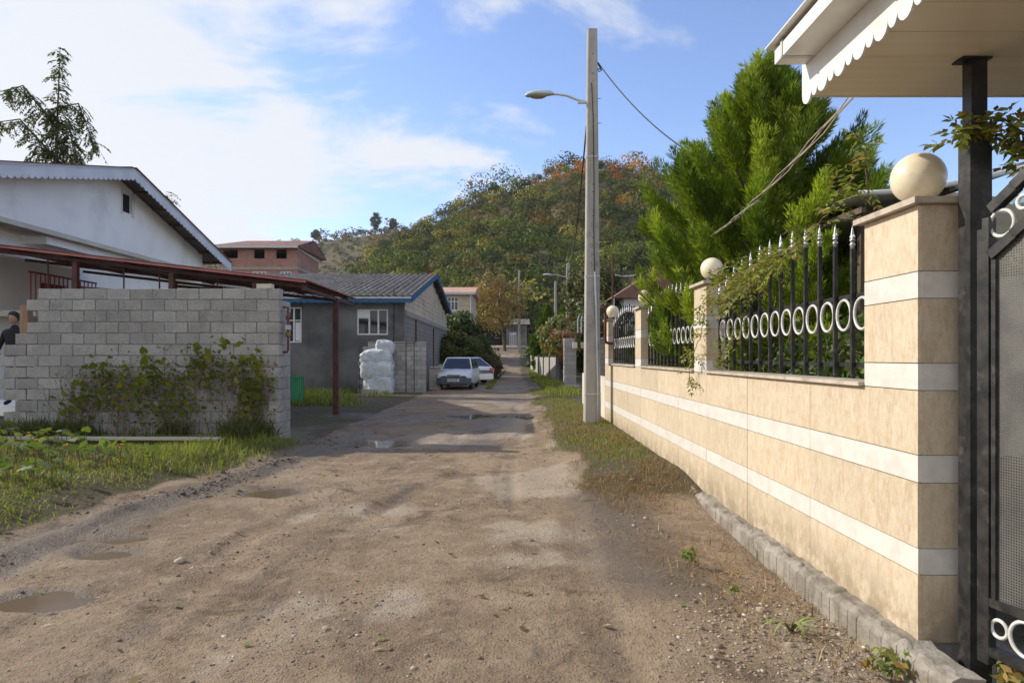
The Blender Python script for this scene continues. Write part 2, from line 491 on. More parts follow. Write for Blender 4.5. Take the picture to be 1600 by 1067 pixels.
def m_ground():
    m, nt, bs, out = newmat('dirt_ground'); g = G(nt); p = g.pos()
    at = g.n('ShaderNodeVertexColor', layer_name='Col'); sp = g.n('ShaderNodeSeparateColor'); g.L(at.outputs[0], sp.inputs[0])
    soil, mud, grav = sp.outputs[0], sp.outputs[1], sp.outputs[2]
    n1 = g.noise(p, .55, 8, .62, .5); n2 = g.noise(p, 3.7, 8, .68); n3 = g.noise(p, 24, 6, .7)
    col = g.mix(g.rng(n1, .38, .62), (.325, .240, .162), (.215, .152, .098))
    col = g.mix(g.rng(n2, .45, .72, 0, .75), col, (.40, .31, .215))
    col = g.mix(g.rng(g.noise(p, 1.5, 8, .72, 1.2), .50, .66, 0, .9), col, (.115, .078, .051))
    col = g.mix(g.rng(g.noise(g.pos((2.2, .35, 1)), 2.4, 7, .7, .6), .55, .72, 0, .6), col, (.165, .122, .085))
    col = g.mix(g.rng(n3, .48, .70, 0, .6), col, (.13, .092, .062))
    col = g.mix(g.rng(g.noise(p, 110, 4, .8), .54, .64, 0, .6), col, (.50, .40, .28))
    # pale crushed stone worn through
    vr = g.voro(p, 55); vcol = vr.outputs['Color']
    sv = g.n('ShaderNodeSeparateColor'); g.L(vcol, sv.inputs[0])
    chips = g.math('MULTIPLY', g.rng(sv.outputs[0], .55, .9), g.rng(vr.outputs['Distance'], .55, .3))
    gm = g.math('MULTIPLY', g.rng(g.math('ADD', grav, g.math('MULTIPLY', n2, .55)), .45, .95), 1.0)
    col = g.mix(g.math('MULTIPLY', gm, .5), col, (.47, .40, .315))
    col = g.mix(g.math('MULTIPLY', chips, g.math('ADD', g.math('MULTIPLY', gm, .8), .10)), col, (.50, .44, .37))
    # wet mud
    mudf = g.rng(g.math('ADD', mud, g.math('MULTIPLY', g.math('SUBTRACT', n2, .5), .7)), .30, .75)
    col = g.mix(g.math('MULTIPLY', mudf, .85), col, (.125, .098, .075))
    # soil with leaf litter
    sf = g.rng(g.math('ADD', soil, g.math('MULTIPLY', g.math('SUBTRACT', n2, .5), .6)), .3, .7)
    soilc = g.mix(g.rng(n3, .35, .7), (.075, .062, .035), (.13, .105, .055))
    col = g.mix(sf, col, soilc)
    g.L(col, bs.inputs['Base Color'])
    g.L(g.rng(mudf, 0, 1, .93, .45), bs.inputs['Roughness'])
    bs.inputs['Specular IOR Level'].default_value = .25
    h = g.math('ADD', g.math('MULTIPLY', n3, .55), g.math('ADD', g.math('MULTIPLY', n2, .9), g.math('MULTIPLY', g.noise(p, 85, 4, .7), .22)))
    h = g.math('ADD', h, g.math('MULTIPLY', chips, .25))
    g.bump(h, bs, .048, 1.0)
    return m
M['ground'] = m_ground()
def m_water():
    m, nt, bs, out = newmat('muddy_water'); g = G(nt)
    col = g.mix(g.noise(g.pos(), 2, 3), (.17, .125, .08), (.12, .09, .06))
    g.L(col, bs.inputs['Base Color']); bs.inputs['Roughness'].default_value = .06
    bs.inputs['Specular IOR Level'].default_value = .5
    return m
M['water'] = m_water()
def m_hill():
    m, nt, bs, out = newmat('hill_soil'); g = G(nt); p = g.pos()
    col = g.mix(g.rng(g.noise(p, .05, 8, .65), .35, .65), (.085, .075, .035), (.125, .095, .05))
    col = g.mix(g.rng(g.noise(p, .4, 6, .7), .45, .7), col, (.05, .06, .022))
    g.L(col, bs.inputs['Base Color']); bs.inputs['Roughness'].default_value = .95
    return m
M['hill'] = m_hill()
M['creeper'] = leafmat_rand('creeper_leaf', [(.13, .17, .03), (.17, .23, .04), (.24, .28, .05), (.15, .20, .04), (.42, .36, .04), (.10, .14, .03)])
M['gourd'] = leafmat_rand('gourd_leaf', [(.10, .15, .05), (.14, .20, .07), (.20, .26, .11), (.12, .19, .04), (.22, .25, .05)])
def m_sack():
    m, nt, bs, out = newmat('woven_plastic'); g = G(nt); p = g.pos()
    col = g.mix(g.rng(g.noise(p, 5, 6, .6), .35, .7), (.62, .66, .70), (.47, .52, .57))
    col = g.mix(g.rng(g.noise(p, 2.5, 6, .7, 1.0), .56, .76, 0, .5), col, (.33, .34, .35))
    g.L(col, bs.inputs['Base Color']); bs.inputs['Roughness'].default_value = .45
    g.bump(g.noise(g.pos((1, 1, 1.8)), 7, 7, .65, 1.2), bs, .06, .9)
    return m
M['sack'] = m_sack()

# ================================================================== ground
PUD = [(-2.95, 4.30, .24, .19), (-3.12, 5.25, .24, .12), (-3.30, 5.68, .26, .13), (-2.10, 12.1, .50, .60),
       (-.75, 17.4, 1.0, .75), (-2.65, 7.6, .32, .30)]
def edge_left(y): return -4.24 + (np.clip(y, 3, 12) - 5.65) * .125
def gz(x, y):
    x = np.asarray(x, float); y = np.asarray(y, float)
    near = sstep(60, 30, y) * sstep(-14, -9, x) * sstep(12, 6, x)
    z = .07 * (fbm(x * .45, y * .45, 3, 3) - .44) * near
    z = z + .034 * (fbm(x * 2.6, y * 2.6, 5, 4) - .47) * near
    z = z + .020 * (fbm(x * 9, y * 9, 15, 3) - .45) * sstep(14, 8, y) * near * sstep(.35, .6, fbm(x * .8, y * .6, 17, 2) + .12)
    xe = edge_left(y)
    z = z + .15 * sstep(0.1, -.9, x - xe) * sstep(12.6, 11.4, y) * sstep(1.5, 4, y)
    z = z + .12 * sstep(.45, 1.25, x + .25 * (fbm(y * .6, x * .2, 9, 2) - .4)) * sstep(6.4, 8.4, y) * sstep(45, 30, y)
    z = z - .09 * sstep(.9, 1.8, x) * sstep(7.5, 5.2, y)
    z = z + sstep(50, 112, y) * 3.3 + sstep(112, 170, y) * 5 + sstep(170, 500, y) * 3
    # muddy rim with wheel ruts beside the verge
    m = np.exp(-((x - xe - .55) / .5) ** 2) * sstep(3, 4.5, y) * sstep(14, 12, y)
    z = z + m * (.022 * np.sin((x - xe) * 15 + 14 * fbm(x * .8, y * .5, 21, 3)) * 2.2 * fbm(x * 3, y * 1.3, 33, 4) + .05 * (fbm(x * 7, y * 5, 35, 3) - .45))
    # tyre tracks in the soft dirt
    for (x0, k, w, dd) in ((-.02, .02, .13, .026), (.66, .02, .12, .024), (-1.35, .035, .14, .022), (-2.2, -.05, .14, .022), (-2.75, .24, .13, .026), (-1.65, .19, .12, .024)):
        c = x0 + k * (y - 4) + .16 * np.sin(y * .55 + x0 * 3) + .10 * (fbm(y * .8, x0 + 0 * y, 47, 2) - .4)
        tr = np.exp(-((x - c) / w) ** 4) * sstep(.22, .45, fbm(y * .5, x0 * 9 + 0 * y, 41, 2)) * sstep(26, 18, y)
        z = z - tr * (dd + .006 * np.sign(np.sin(y * 2 * math.pi / .13 + np.sign(x - c) * 1.2)))
    for (px, py, rx, ry) in PUD:
        q = ((x - px) / rx) ** 2 + ((y - py) / ry) ** 2 + 1.8 * (fbm(x * 3.2, y * 5, 55, 4) - .47)
        z = z - .045 * np.exp(-np.maximum(q, 0) ** 2 * .6)
    return z
def g1(x, y): return float(gz(np.array([x]), np.array([y]))[0])

def axis(parts):
    out = []
    for a, b, n in parts: out += list(np.linspace(a, b, n, endpoint=False))
    return out
ys = list(np.linspace(-40, 0, 8, endpoint=False)) + list(np.linspace(0, 2, 12, endpoint=False))
yy = 2.0
while yy < 700:
    ys.append(yy); yy += max(.028, yy * (.0085 if yy < 14 else .016))
ys.append(1500.0); ys.append(4000.0)
ys = np.array(ys)
xs = np.array(axis([(-4000, -400, 5), (-400, -60, 14), (-60, -12, 30), (-12, -6, 40), (-6, 2.6, 215), (2.6, 8, 30), (8, 60, 30), (60, 400, 14), (400, 4000, 5)]) + [4000])
XX, YY = np.meshgrid(xs, ys)
ZZ = gz(XX, YY)
V = np.stack([XX.ravel(), YY.ravel(), ZZ.ravel()], 1)
nx, ny = len(xs), len(ys)
ii = np.arange(nx * ny).reshape(ny, nx)
F = np.stack([ii[:-1, :-1].ravel(), ii[:-1, 1:].ravel(), ii[1:, 1:].ravel(), ii[1:, :-1].ravel()], 1)
fx, fy = V[:, 0], V[:, 1]
xe = edge_left(fy)
soil = sstep(.12, -.30, fx - xe + .5 * (fbm(fx * 1.5, fy * 1.5, 61, 3) - .45)) * sstep(3.2, 4.6, fy)
soil = np.maximum(soil, sstep(.55, 1.05, fx + .9 * (fbm(fx * .9, fy * .9, 62, 3) - .45)) * sstep(6.6, 7.8, fy) * .95)
soil = np.maximum(soil, sstep(18, 22, fy) * sstep(-3.9, -4.4, fx) * .8)
soil = np.maximum(soil, sstep(2.5, 3, fx) * .9)
soil = np.maximum(soil, sstep(118, 128, fy))
mud = np.exp(-((fx - xe - .5) / .55) ** 2) * sstep(2.8, 4.2, fy) * sstep(17, 12, fy) * .8
mud = np.maximum(mud, .75 * sstep(9, 11, fy) * sstep(21, 17, fy) * sstep(1.0, -.6, fx) * (.35 + fbm(fx * .7, fy * .5, 63, 3)))
for (x0, k_, w_) in ((-.02, .02, .2), (.66, .02, .18), (-1.35, .035, .2), (-2.2, -.05, .2), (-2.75, .24, .17), (-1.65, .19, .16)):
    c_ = x0 + k_ * (fy - 4) + .16 * np.sin(fy * .55 + x0 * 3) + .10 * (fbm(fy * .8, x0 + 0 * fy, 47, 2) - .4)
    mud = np.maximum(mud, .55 * np.exp(-((fx - c_) / w_) ** 2) * sstep(.30, .62, fbm(fx * 4, fy * 1.3, 64 + int(x0 * 10) % 7, 3)) * sstep(22, 14, fy))
mud = np.maximum(mud, .72 * np.exp(-((fx - 1.0) / .65) ** 2) * sstep(3.4, 4.6, fy) * sstep(9, 7, fy))
for (px, py, rx, ry) in PUD:
    q = ((fx - px) / (rx * 1.6)) ** 2 + ((fy - py) / (ry * 1.6)) ** 2
    mud = np.maximum(mud, .75 * np.exp(-q * q))
grav = .9 * sstep(1.0, 1.7, fx) * sstep(4.9, 3.6, fy)
grav = np.maximum(grav, .75 * sstep(.50, .66, fbm(fx * .8, fy * .6, 71, 4)) * sstep(-3, -2, fx) * sstep(1.2, .4, fx))
mud = np.maximum(mud, (.30 + .5 * fbm(fx * .5, fy * .25, 66, 3)) * sstep(15, 20, fy) * sstep(115, 90, fy))
grav = np.maximum(grav, .15 * sstep(20, 24, fy) * sstep(60, 40, fy) * sstep(-3.2, -2.6, fx) * sstep(1.2, .5, fx))
ground = npmesh('ground', V, F, M['ground'], np.stack([soil, mud, grav], 1), smooth=True, kind='structure')

for k, (px, py, rx, ry) in enumerate(PUD):
    b = MB(); n = 36
    zw = float(np.min(gz(px + np.array([0, .3, -.3, 0, 0]) * rx, py + np.array([0, 0, 0, .3, -.3]) * ry))) + .020
    ring = [(px + rx * 1.35 * math.cos(2 * math.pi * i / n), py + ry * 1.35 * math.sin(2 * math.pi * i / n), zw) for i in range(n)]
    b.add(ring, [tuple(range(n))])
    b.build('puddle', M['water'], kind='structure')

# ---------------------------------------------------------------- leaf helpers
def unit(a): return a / np.maximum(np.linalg.norm(a, axis=-1, keepdims=True), 1e-9)
def rdir(n, rng=RNG): return unit(rng.normal(size=(n, 3)))
def leafquads(P, D, N, L, W, fold=.18):
    """kite-shaped leaves: base P, direction D, normal N"""
    P = np.asarray(P, float); D = unit(np.asarray(D, float)); S = unit(np.cross(D, N)); N = unit(np.cross(S, D))
    L = np.broadcast_to(np.asarray(L, float), (len(P),))[:, None]; W = np.broadcast_to(np.asarray(W, float), (len(P),))[:, None]
    a = P; b = P + D * L * .45 + S * W * .5 + N * W * fold; c = P + D * L; d = P + D * L * .45 - S * W * .5 + N * W * fold
    V = np.stack([a, b, c, d], 1).reshape(-1, 3)
    F = np.arange(len(V)).reshape(-1, 4)
    return V, F
def quadcol(C): return np.repeat(np.asarray(C, float), 4, axis=0)
def pick(pal, n, w=None, jit=.25, rng=RNG):
    pal = np.array(pal, float); w = None if w is None else np.array(w, float) / sum(w)
    c = pal[rng.choice(len(pal), size=n, p=w)]
    return c * (1 + jit * (rng.random((n, 1)) * 2 - 1))

# ---------------------------------------------------------------- grass and litter
def blades(name, label, cat, pts, h, w, pal, wts=None, lean=.5, mat=None, parent=None, kind='stuff'):
    n = len(pts); P = np.asarray(pts, float)
    a = RNG.random(n) * 2 * math.pi; side = np.stack([np.cos(a), np.sin(a), 0 * a], 1)
    ld = RNG.random(n) * 2 * math.pi; lv = np.stack([np.cos(ld), np.sin(ld), 0 * ld], 1) * (RNG.random((n, 1)) * lean)
    hh = (np.asarray(h) * (.55 + .9 * RNG.random(n)))[:, None]; ww = (np.asarray(w) * (.7 + .6 * RNG.random(n)))[:, None]
    up = np.array([[0, 0, 1.0]])
    zf = np.clip(.95 - .35 * np.linalg.norm(lv, axis=1, keepdims=True), .16, .95); lz = np.minimum(1, 1.6 / np.maximum(np.linalg.norm(lv, axis=1, keepdims=True), 1e-3))
    m = P + up * hh * (.12 + .45 * zf) + lv * lz * hh * .35; t = P + up * hh * zf + lv * lz * hh * 1.05
    V = np.stack([P - side * ww * .5, P + side * ww * .5, m + side * ww * .38, m - side * ww * .38, t + side * ww * .05, t - side * ww * .05], 1).reshape(-1, 3)
    b = np.arange(n)[:, None] * 6
    F = np.concatenate([b + np.array([[0, 1, 2, 3]]), b + np.array([[3, 2, 4, 5]])])
    C = np.repeat(pick(pal, n, wts), 6, axis=0)
    o = npmesh(name, V, F, mat or M['grass'], C, parent=parent, kind=kind)
    if label: tag(o, label, cat)
    return o
def scatter(n, x0, x1, y0, y1, dens):
    x = RNG.uniform(x0, x1, n); y = RNG.uniform(y0, y1, n); k = RNG.random(n) < dens(x, y)
    x, y = x[k], y[k]; return np.stack([x, y, gz(x, y) - .01], 1)
GREEN = [(.14, .19, .035), (.19, .25, .045), (.10, .14, .03), (.26, .27, .06), (.30, .24, .10)]
DRY = [(.29, .19, .10), (.24, .125, .075), (.36, .27, .15), (.13, .09, .055), (.19, .17, .06)]
def d_left(x, y):
    d = x - edge_left(y) + .9 * (fbm(x * 1.3, y * 1.3, 81, 3) - .45)
    return sstep(.0, -.55, d) * sstep(11.9, 11.2, y) * sstep(4.2, 5.2, y) * (.25 + 1.1 * fbm(x * .9, y * .9, 82, 2))
pts = scatter(70000, -8.8, -3.4, 4.6, 11.9, d_left)
hh = .03 + .085 * fbm(pts[:, 0] * 1.6, pts[:, 1] * 1.6, 83, 3)
blades('verge_grass', 'green grass strip between the muddy lane edge and grey block wall', 'grass', pts, hh, .010, GREEN, (4, 4, 3, 3, 3), 1.1)
pts = scatter(16000, -4.9, -3.5, 8.4, 11.8, lambda x, y: sstep(.25, -.35, x - edge_left(y)) * .6)
blades('tall_grass', 'tall bright grass tuft at the right foot of grey block wall', 'grass', pts[:1700], .16, .010, GREEN, (3, 4, 2, 3, 2), 1.1)
def d_right(x, y):
    return sstep(.55, 1.15, x + 1.0 * (fbm(x * .9, y * .9, 62, 3) - .45)) * sstep(7.6, 10.0, y + .9 * (1.3 - x)) * (.15 + 1.2 * fbm(x * 1.1, y * .8, 84, 2))
pts = scatter(26000, .4, 2.0, 7.5, 30, d_right)
blades('lane_grass', 'short green grass around the concrete lamp pole', 'grass', pts, .035 + .10 * fbm(pts[:, 0] * 1.5, pts[:, 1] * 1.5, 85, 2), .011, GREEN + DRY[:2], (4, 4, 4, 2, 3, 2, 2), 1.1)
def d_dry(x, y):
    return sstep(.55, 1.0, x + .8 * (fbm(x * 1.1, y * 1.1, 86, 3) - .45)) * sstep(6.3, 7.2, y) * sstep(19, 15, y) * sstep(.28, .5, fbm(x * .9, y * .7, 87, 2))
pts = scatter(34000, .5, 1.95, 6.0, 18, d_dry)
blades('dry_grass', 'matted brown dry grass beside the stone wall footing', 'grass', pts[RNG.random(len(pts)) < .85], .085, .006, DRY, (4, 4, 3, 3, 1), 2.6)
pts = scatter(14000, -9, -3.2, 20.5, 29.5, lambda x, y: sstep(.40, .6, fbm(x * .5, y * .5, 88, 3)) * sstep(-4.2, -5.2, x))
blades('yard_grass', 'low grass in front of the grey rendered house', 'grass', pts, .22, .022, GREEN, (4, 3, 4, 2, 2), .6)
pts = np.concatenate([scatter(5000, -1.9, -.9, 31, 44, lambda x, y: sstep(.45, .6, fbm(x * .6, y * .4, 89, 2))), scatter(9000, 1.3, 2.6, 24, 60, lambda x, y: .5 + 0 * x)])
blades('far_grass', 'grass patches along the far end of the dirt lane', 'grass', pts, .22, .03, GREEN, (4, 3, 4, 2, 2), .6)
def d_lit(x, y): return sstep(1.0, 1.5, x + .25 * y - 1.0) * sstep(2.4, 3.0, y) * sstep(6.4, 5.0, y) * .6
pts = scatter(9000, .6, 1.95, 2.4, 6.6, d_lit)
blades('straw_litter', 'dry straw and broken stalks at the foot of stone wall', 'straw', pts[RNG.random(len(pts)) < .5] + np.array([0, 0, .016]), .085, .0065, DRY + [(.48, .38, .24)], (4, 3, 4, 2, 1, 3), 5.0)
pts = scatter(9000, -9, -4.0, 10.9, 12.0, lambda x, y: sstep(.3, .6, fbm(x * 1.5, y * 1.5, 90, 2)))
blades('shade_weeds', 'dark weeds and dead stalks under the block wall creeper', 'weeds', pts, .30, .02, [(.06, .09, .02), (.09, .11, .03), (.13, .10, .06), (.05, .07, .02)], (3, 2, 2, 2), .9)

# loose stones
ico = [(0, 0, 1), (.894, 0, .447), (.276, .851, .447), (-.724, .526, .447), (-.724, -.526, .447), (.276, -.851, .447), (.724, .526, -.447), (-.276, .851, -.447), (-.894, 0, -.447), (-.276, -.851, -.447), (.724, -.526, -.447), (0, 0, -1)]
icf = [(0, 1, 2), (0, 2, 3), (0, 3, 4), (0, 4, 5), (0, 5, 1), (1, 6, 2), (2, 7, 3), (3, 8, 4), (4, 9, 5), (5, 10, 1), (6, 7, 2), (7, 8, 3), (8, 9, 4), (9, 10, 5), (10, 6, 1), (11, 7, 6), (11, 8, 7), (11, 9, 8), (11, 10, 9), (11, 6, 10)]
def stones(name, label, pts, size, pal, wts=None):
    n = len(pts); B = np.array(ico)[None] * (1 + .35 * (RNG.random((n, 12, 1)) - .5))
    sc = (size * np.exp(RNG.normal(0, .5, n)))[:, None] * np.stack([.7 + .6 * RNG.random(n), .7 + .6 * RNG.random(n), .35 + .35 * RNG.random(n)], 1)
    B = B * sc[:, None, :]
    a = RNG.random(n) * 6.28; c, s = np.cos(a)[:, None], np.sin(a)[:, None]
    X = B[..., 0] * c - B[..., 1] * s; Y = B[..., 0] * s + B[..., 1] * c
    V = np.stack([X, Y, B[..., 2]], -1) + np.asarray(pts)[:, None, :] + np.array([0, 0, .012])
    F = (np.arange(n)[:, None, None] * 12 + np.array(icf)[None]).reshape(-1, 3)
    o = npmesh(name, V.reshape(-1, 3), F, M['stone_col'], np.repeat(pick(pal, n, wts), 12, axis=0), kind='stuff')
    tag(o, label, 'stones')
def m_vcol(name, rough=.9):
    m, nt, bs, out = newmat(name); g = G(nt); a = g.n('ShaderNodeVertexColor', layer_name='Col')
    g.L(g.mix(g.rng(g.noise(g.pos(), 70, 4), .35, .7, 0, .5), a.outputs[0], (.12, .09, .065)), bs.inputs['Base Color']); bs.inputs['Roughness'].default_value = rough
    return m
M['stone_col'] = m_vcol('stones')
SP = [(.36, .29, .22), (.25, .19, .14), (.52, .46, .38), (.15, .11, .085)]
stones('gravel', 'scattered small stones and grit on the dirt lane', scatter(22000, -4, 1.9, 2.2, 14, lambda x, y: (.10 + .9 * sstep(.45, .65, fbm(x, y, 91, 3))) * sstep(14, 3, y)), .0055, SP, (4, 4, 1, 3))
stones('crushed_stone', 'pale crushed stone heaped along the wall footing', scatter(4500, .3, 1.95, 2.2, 5.2, lambda x, y: sstep(.9, 1.5, x + .35 * (4.6 - y) * .6) * sstep(5.0, 4.0, y)), .0065, SP, (4, 3, 3, 2))
stones('mud_clods', 'dark mud clods thrown up along the verge edge', scatter(7000, -4.9, -2.6, 4, 13.5, lambda x, y: np.exp(-((x - edge_left(y) - .35) / .45) ** 2) * sstep(.4, .62, fbm(x * 1.7, y * 1.2, 95, 3))), .010, [(.10, .075, .055), (.07, .055, .042), (.14, .11, .08)])
# fallen leaves on the lane
pts = scatter(420, -3.6, 1.6, 2.3, 12, lambda x, y: .30 + 0 * x); n = len(pts); D = rdir(n); D[:, 2] *= .15
V, F = leafquads(pts + np.array([0, 0, .02]), D, np.array([[0, 0, 1.0]]) + .3 * rdir(n), .05 + .04 * RNG.random(n), .025 + .015 * RNG.random(n))
tag(npmesh('fallen_leaves', V, F, M['leaf'], quadcol(pick([(.30, .24, .10), (.16, .10, .05), (.20, .25, .07), (.42, .38, .30)], n)), kind='stuff'), 'fallen leaves lying about the dirt lane', 'leaves')

# ================================================================== stone boundary wall on the right
WX = 2.06
PIL = [(3.46, 3.99), (7.23, 7.72), (10.90, 11.40), (14.60, 15.10)]
BANDS = [(.05, .394, 0), (.394, .527, 1), (.527, .86, 0), (.86, 1.0, 1), (1.0, 1.328, 0), (1.328, 1.466, 1), (1.466, 1.795, 0), (1.795, 1.933, 1), (1.933, 2.27, 0)]
wall = thing('boundary_wall', 'beige stone-clad boundary wall with white bands and four pillars', 'wall', (WX, 9, 0))
MB().box(WX + .018, WX + .238, 3.478, 15.098, -.1, 1.32).build('core', M['concrete'], wall)
def slab(name, x0, x1, y0, y1, z0, z1, mat, parent):
    g_ = .0026; b = MB(); c = .0025
    x0 += 0; y0 += g_; y1 -= g_; z0 += g_; z1 -= g_
    b.box(x0, x1, y0, y1, z0, z1)
    return b.build(name, mat, parent)
for (z0, z1, w) in BANDS[:5]:
    for i in range(4):
        ya = PIL[i][0]; yb = PIL[i + 1][0] if i < 3 else 15.10
        n = 3 if i < 3 else 1
        for k in range(n):
            a = ya + (yb - ya) * k / n; c = ya + (yb - ya) * (k + 1) / n
            pr = random.uniform(0, .0022)
            slab('stone_slab', WX - pr, WX + .019, a, c, z0, z1, M['whitestone' if w else 'travertine'], wall)
for i, (ya, yb) in enumerate(PIL):
    p = MB().box(WX + .018, WX + .236, ya + .018, yb - .002, 1.321, 2.268).build('pillar', M['concrete'], wall)
    for (z0, z1, w) in BANDS:
        m = M['whitestone' if w else 'travertine']
        if z0 > 1.3:
            slab('stone_slab', WX - random.uniform(0, .002), WX + .019, ya, yb, z0, z1, m, p)
        if z0 > 1.3 or i == 0:
            b = MB().box(WX + .0195, WX + .24, ya - random.uniform(0, .002), ya + .0175, z0 + .0016, z1 - .0016)
            b.build('stone_slab', m, p)
    b = MB(); b.box(WX - .045, WX + .285, ya - .045, yb + .045, 2.271, 2.302)
    b.build('pillar_cap', M['capstone'], p)
for i in range(3):
    a, c = PIL[i][1], PIL[i + 1][0]; n = 3
    for k in range(n):
        MB().box(WX - .035, WX + .262, a + (c - a) * k / n + .002, a + (c - a) * (k + 1) / n - .002, 1.329, 1.352).build('sill_slab', M['capstone'], wall)
# board-marked concrete footing, rough on top
b = MB(); yv = []; yb_ = 3.02
while yb_ < 15.0:
    wb_ = random.uniform(.09, .15); so_ = random.uniform(0, .003)
    yv += [(yb_, .008), (yb_ + .004, so_), (yb_ + wb_ * .3, so_), (yb_ + wb_ * .6, so_), (yb_ + wb_ - .004, so_)]; yb_ += wb_
for k, (y, so_) in enumerate(yv):
    zt = .060 + .02 * (vnoise(y * 5, 1.0, 5) - .5) + .022 * (vnoise(y * 19, 1.0, 6) - .5)
    xf = 1.925 + so_; jx = .035 * vnoise(y * 13, 4.0, 8); j2 = .02 * vnoise(y * 31, 7.0, 8)
    row = [(xf + .005, y, -.30), (xf, y, -.10), (xf + .001, y, zt - .012 - j2), (1.935 + jx * .5, y, zt - .004 + j2 * .4), (1.955 + jx, y, zt + .018 * vnoise(y * 23, 2., 9)), (2.02, y, zt + .022 * (vnoise(y * 13, 9., 3) - .3)), (2.10, y, zt + .005)]
    b.v += [tuple(float(q) for q in r) for r in row]
    if k:
        o = (k - 1) * 7
        for j in range(6): b.f.append((o + j, o + j + 1, o + 8 + j, o + 7 + j))
b.f.append((0, 1, 2, 3, 4, 5, 6))
b.build('footing', M['footing'], wall)

# globe lamps
def globe(x, y, z, r, label):
    t = thing('globe_lamp', label, 'lamp', (x, y, z), 'globe lamps on the wall pillars')
    prof = [(r * math.sin(a), .035 + r - r * math.cos(a)) for a in np.linspace(.45, math.pi, 18)]
    MB().lathe(prof, (x, y, z), 32).build('globe', M['globe'], t, True)
    MB().lathe([(.062, 0), (.066, .012), (.066, .034), (.058, .05)], (x, y, z), 24).build('base_ring', M['steel_black'], t)
globe(WX + .165, 3.74, 2.302, .138, 'cream globe lamp with a shadow line, beside the black gate post')
globe(WX + .13, 7.48, 2.302, .122, 'globe lamp half hidden by trailing vine leaves')
globe(WX + .13, 11.15, 2.302, .128, 'globe lamp buried in the bright green cypress')
globe(WX + .13, 14.85, 2.302, .136, 'cream globe lamp on the end pillar near the red gas pipe')

# iron railings
def fin_mesh():
    b = MB()
    b.lathe([(.013, 0), (.013, .02), (.019, .028), (.013, .036), (.010, .05)], (0, 0, 0), 8)
    b.lathe([(.017, .05), (.019, .056), (.010, .064), (.012, .09), (.006, .12), (.001, .155)], (0, 0, 0), 8)
    for s in (-1, 1):
        b.path([(0, 0, .066), (0, s * .018, .088), (0, s * .026, .078), (0, s * .024, .066)], [.006, .006, .006, .003], 6)
    return b.mesh('finial', M['silver'], True)
FIN = fin_mesh()
RING = MB().torus((0, 0, 0), (0, 1, 0), (0, 0, 1), .098, .0095, 26, 6).mesh('ring', M['steel_white'], True)
RLAB = ['black iron railing with white rings and vine, between gate pillar and second pillar',
        'black iron railing with white rings partly covered by the cypress',
        'black iron railing with white rings near the concrete pole']
RX = WX + .125
for i in range(3):
    y0, y1 = PIL[i][1], PIL[i + 1][0]; n = 14; st = (y1 - y0) / n
    t = thing('iron_railing', RLAB[i], 'railing', (RX, (y0 + y1) / 2, 1.352), 'railings on the boundary wall')
    MB().box(RX - .007, RX + .018, y0 + .001, y1 - .001, 1.435, 1.462).build('bottom_rail', M['steel_black'], t)
    MB().box(RX - .007, RX + .018, y0 + .001, y1 - .001, 1.872, 1.90).build('top_rail', M['steel_black'], t)
    for k in range(n):
        y = y0 + st * (k + .5)
        u = (k + .5) / n * 2 - 1
        zt = 2.09 + .24 * (1 - u * u)
        bar = MB().box(RX - .033, RX - .0085, y - .0115, y + .0115, 1.372, zt).build('bar', M['steel_black'], t)
        inst('finial', FIN, (RX - .022, y, zt), parent=bar)
        if k < n - 1:
            inst('ring', RING, (RX - .02, y + st / 2, 1.768), (0, 0, 0), (1, (st - .028) / .215, 1.0), t)

# ================================================================== gate, post, canopy
t = thing('gate_post', 'black square steel post carrying the white canopy', 'post', (2.28, 3.38, 0))
MB().box(2.222, 2.328, 3.31, 3.40, -.1, 2.62).build('lower_post', M['steel_black'], t)
MB().box(2.236, 2.314, 3.322, 3.39, 2.62, 2.955).build('upper_post', M['steel_black'], t)
MB().box(2.19, 2.335, 3.315, 3.40, 2.948, 2.957).build('top_plate', M['steel_black'], t)

gd = Vector((.234, -1, 0)).normalized(); gn = Vector((-1, -.234, 0)).normalized(); g0 = Vector((2.235, 3.24, 0))
gate = thing('steel_gate', 'black steel gate leaf with perforated grey panel and white rings', 'gate', tuple(g0))
def gp(u, z, o=0.0): return g0 + gd * u + gn * o + Vector((0, 0, z))
GL = 1.5
def arch(u): return 2.15 + .70 * math.sin(min(1, u / GL) * math.pi / 2)
b = MB(); b.beam(gp(0, .06), gp(0, 2.10), .026, .04, gn); b.build('hinge_stile', M['steel_black'], gate)
b = MB(); b.beam(gp(.032, .06), gp(.032, 2.15), .034, .045, gn); b.build('stile', M['steel_black'], gate)
b = MB(); b.beam(gp(GL, .06), gp(GL, 2.80), .05, .05, gn); b.build('lock_stile', M['steel_black'], gate)
for z in (.125, .355): MB().beam(gp(.05, z), gp(GL - .03, z), .045, .04).build('rail', M['steel_black'], gate)
for off in (0, -.215):
    b = MB(); us = np.linspace(.05, GL, 14)
    for a, c in zip(us[:-1], us[1:]): b.beam(gp(a, arch(a) + off), gp(c + .008, arch(c) + off), .045, .045)
    b.build('arched_rail', M['steel_black'], gate)
def gring(u, z, r):
    b = MB(); b.torus(gp(u, z, .0), gd, (0, 0, 1), r, .009, 28, 6); b.build('ring', M['steel_white'], gate, True)
u = .098; k = 0
while u < GL - .1:
    r = .060 if k % 2 == 0 else .030
    gring(u, arch(u) - .108, r); u += .105; k += 1
u = .085; k = 0
while u < GL - .1:
    r = .078 if k % 2 == 1 else .040
    gring(u, .24, r); u += .130; k += 1
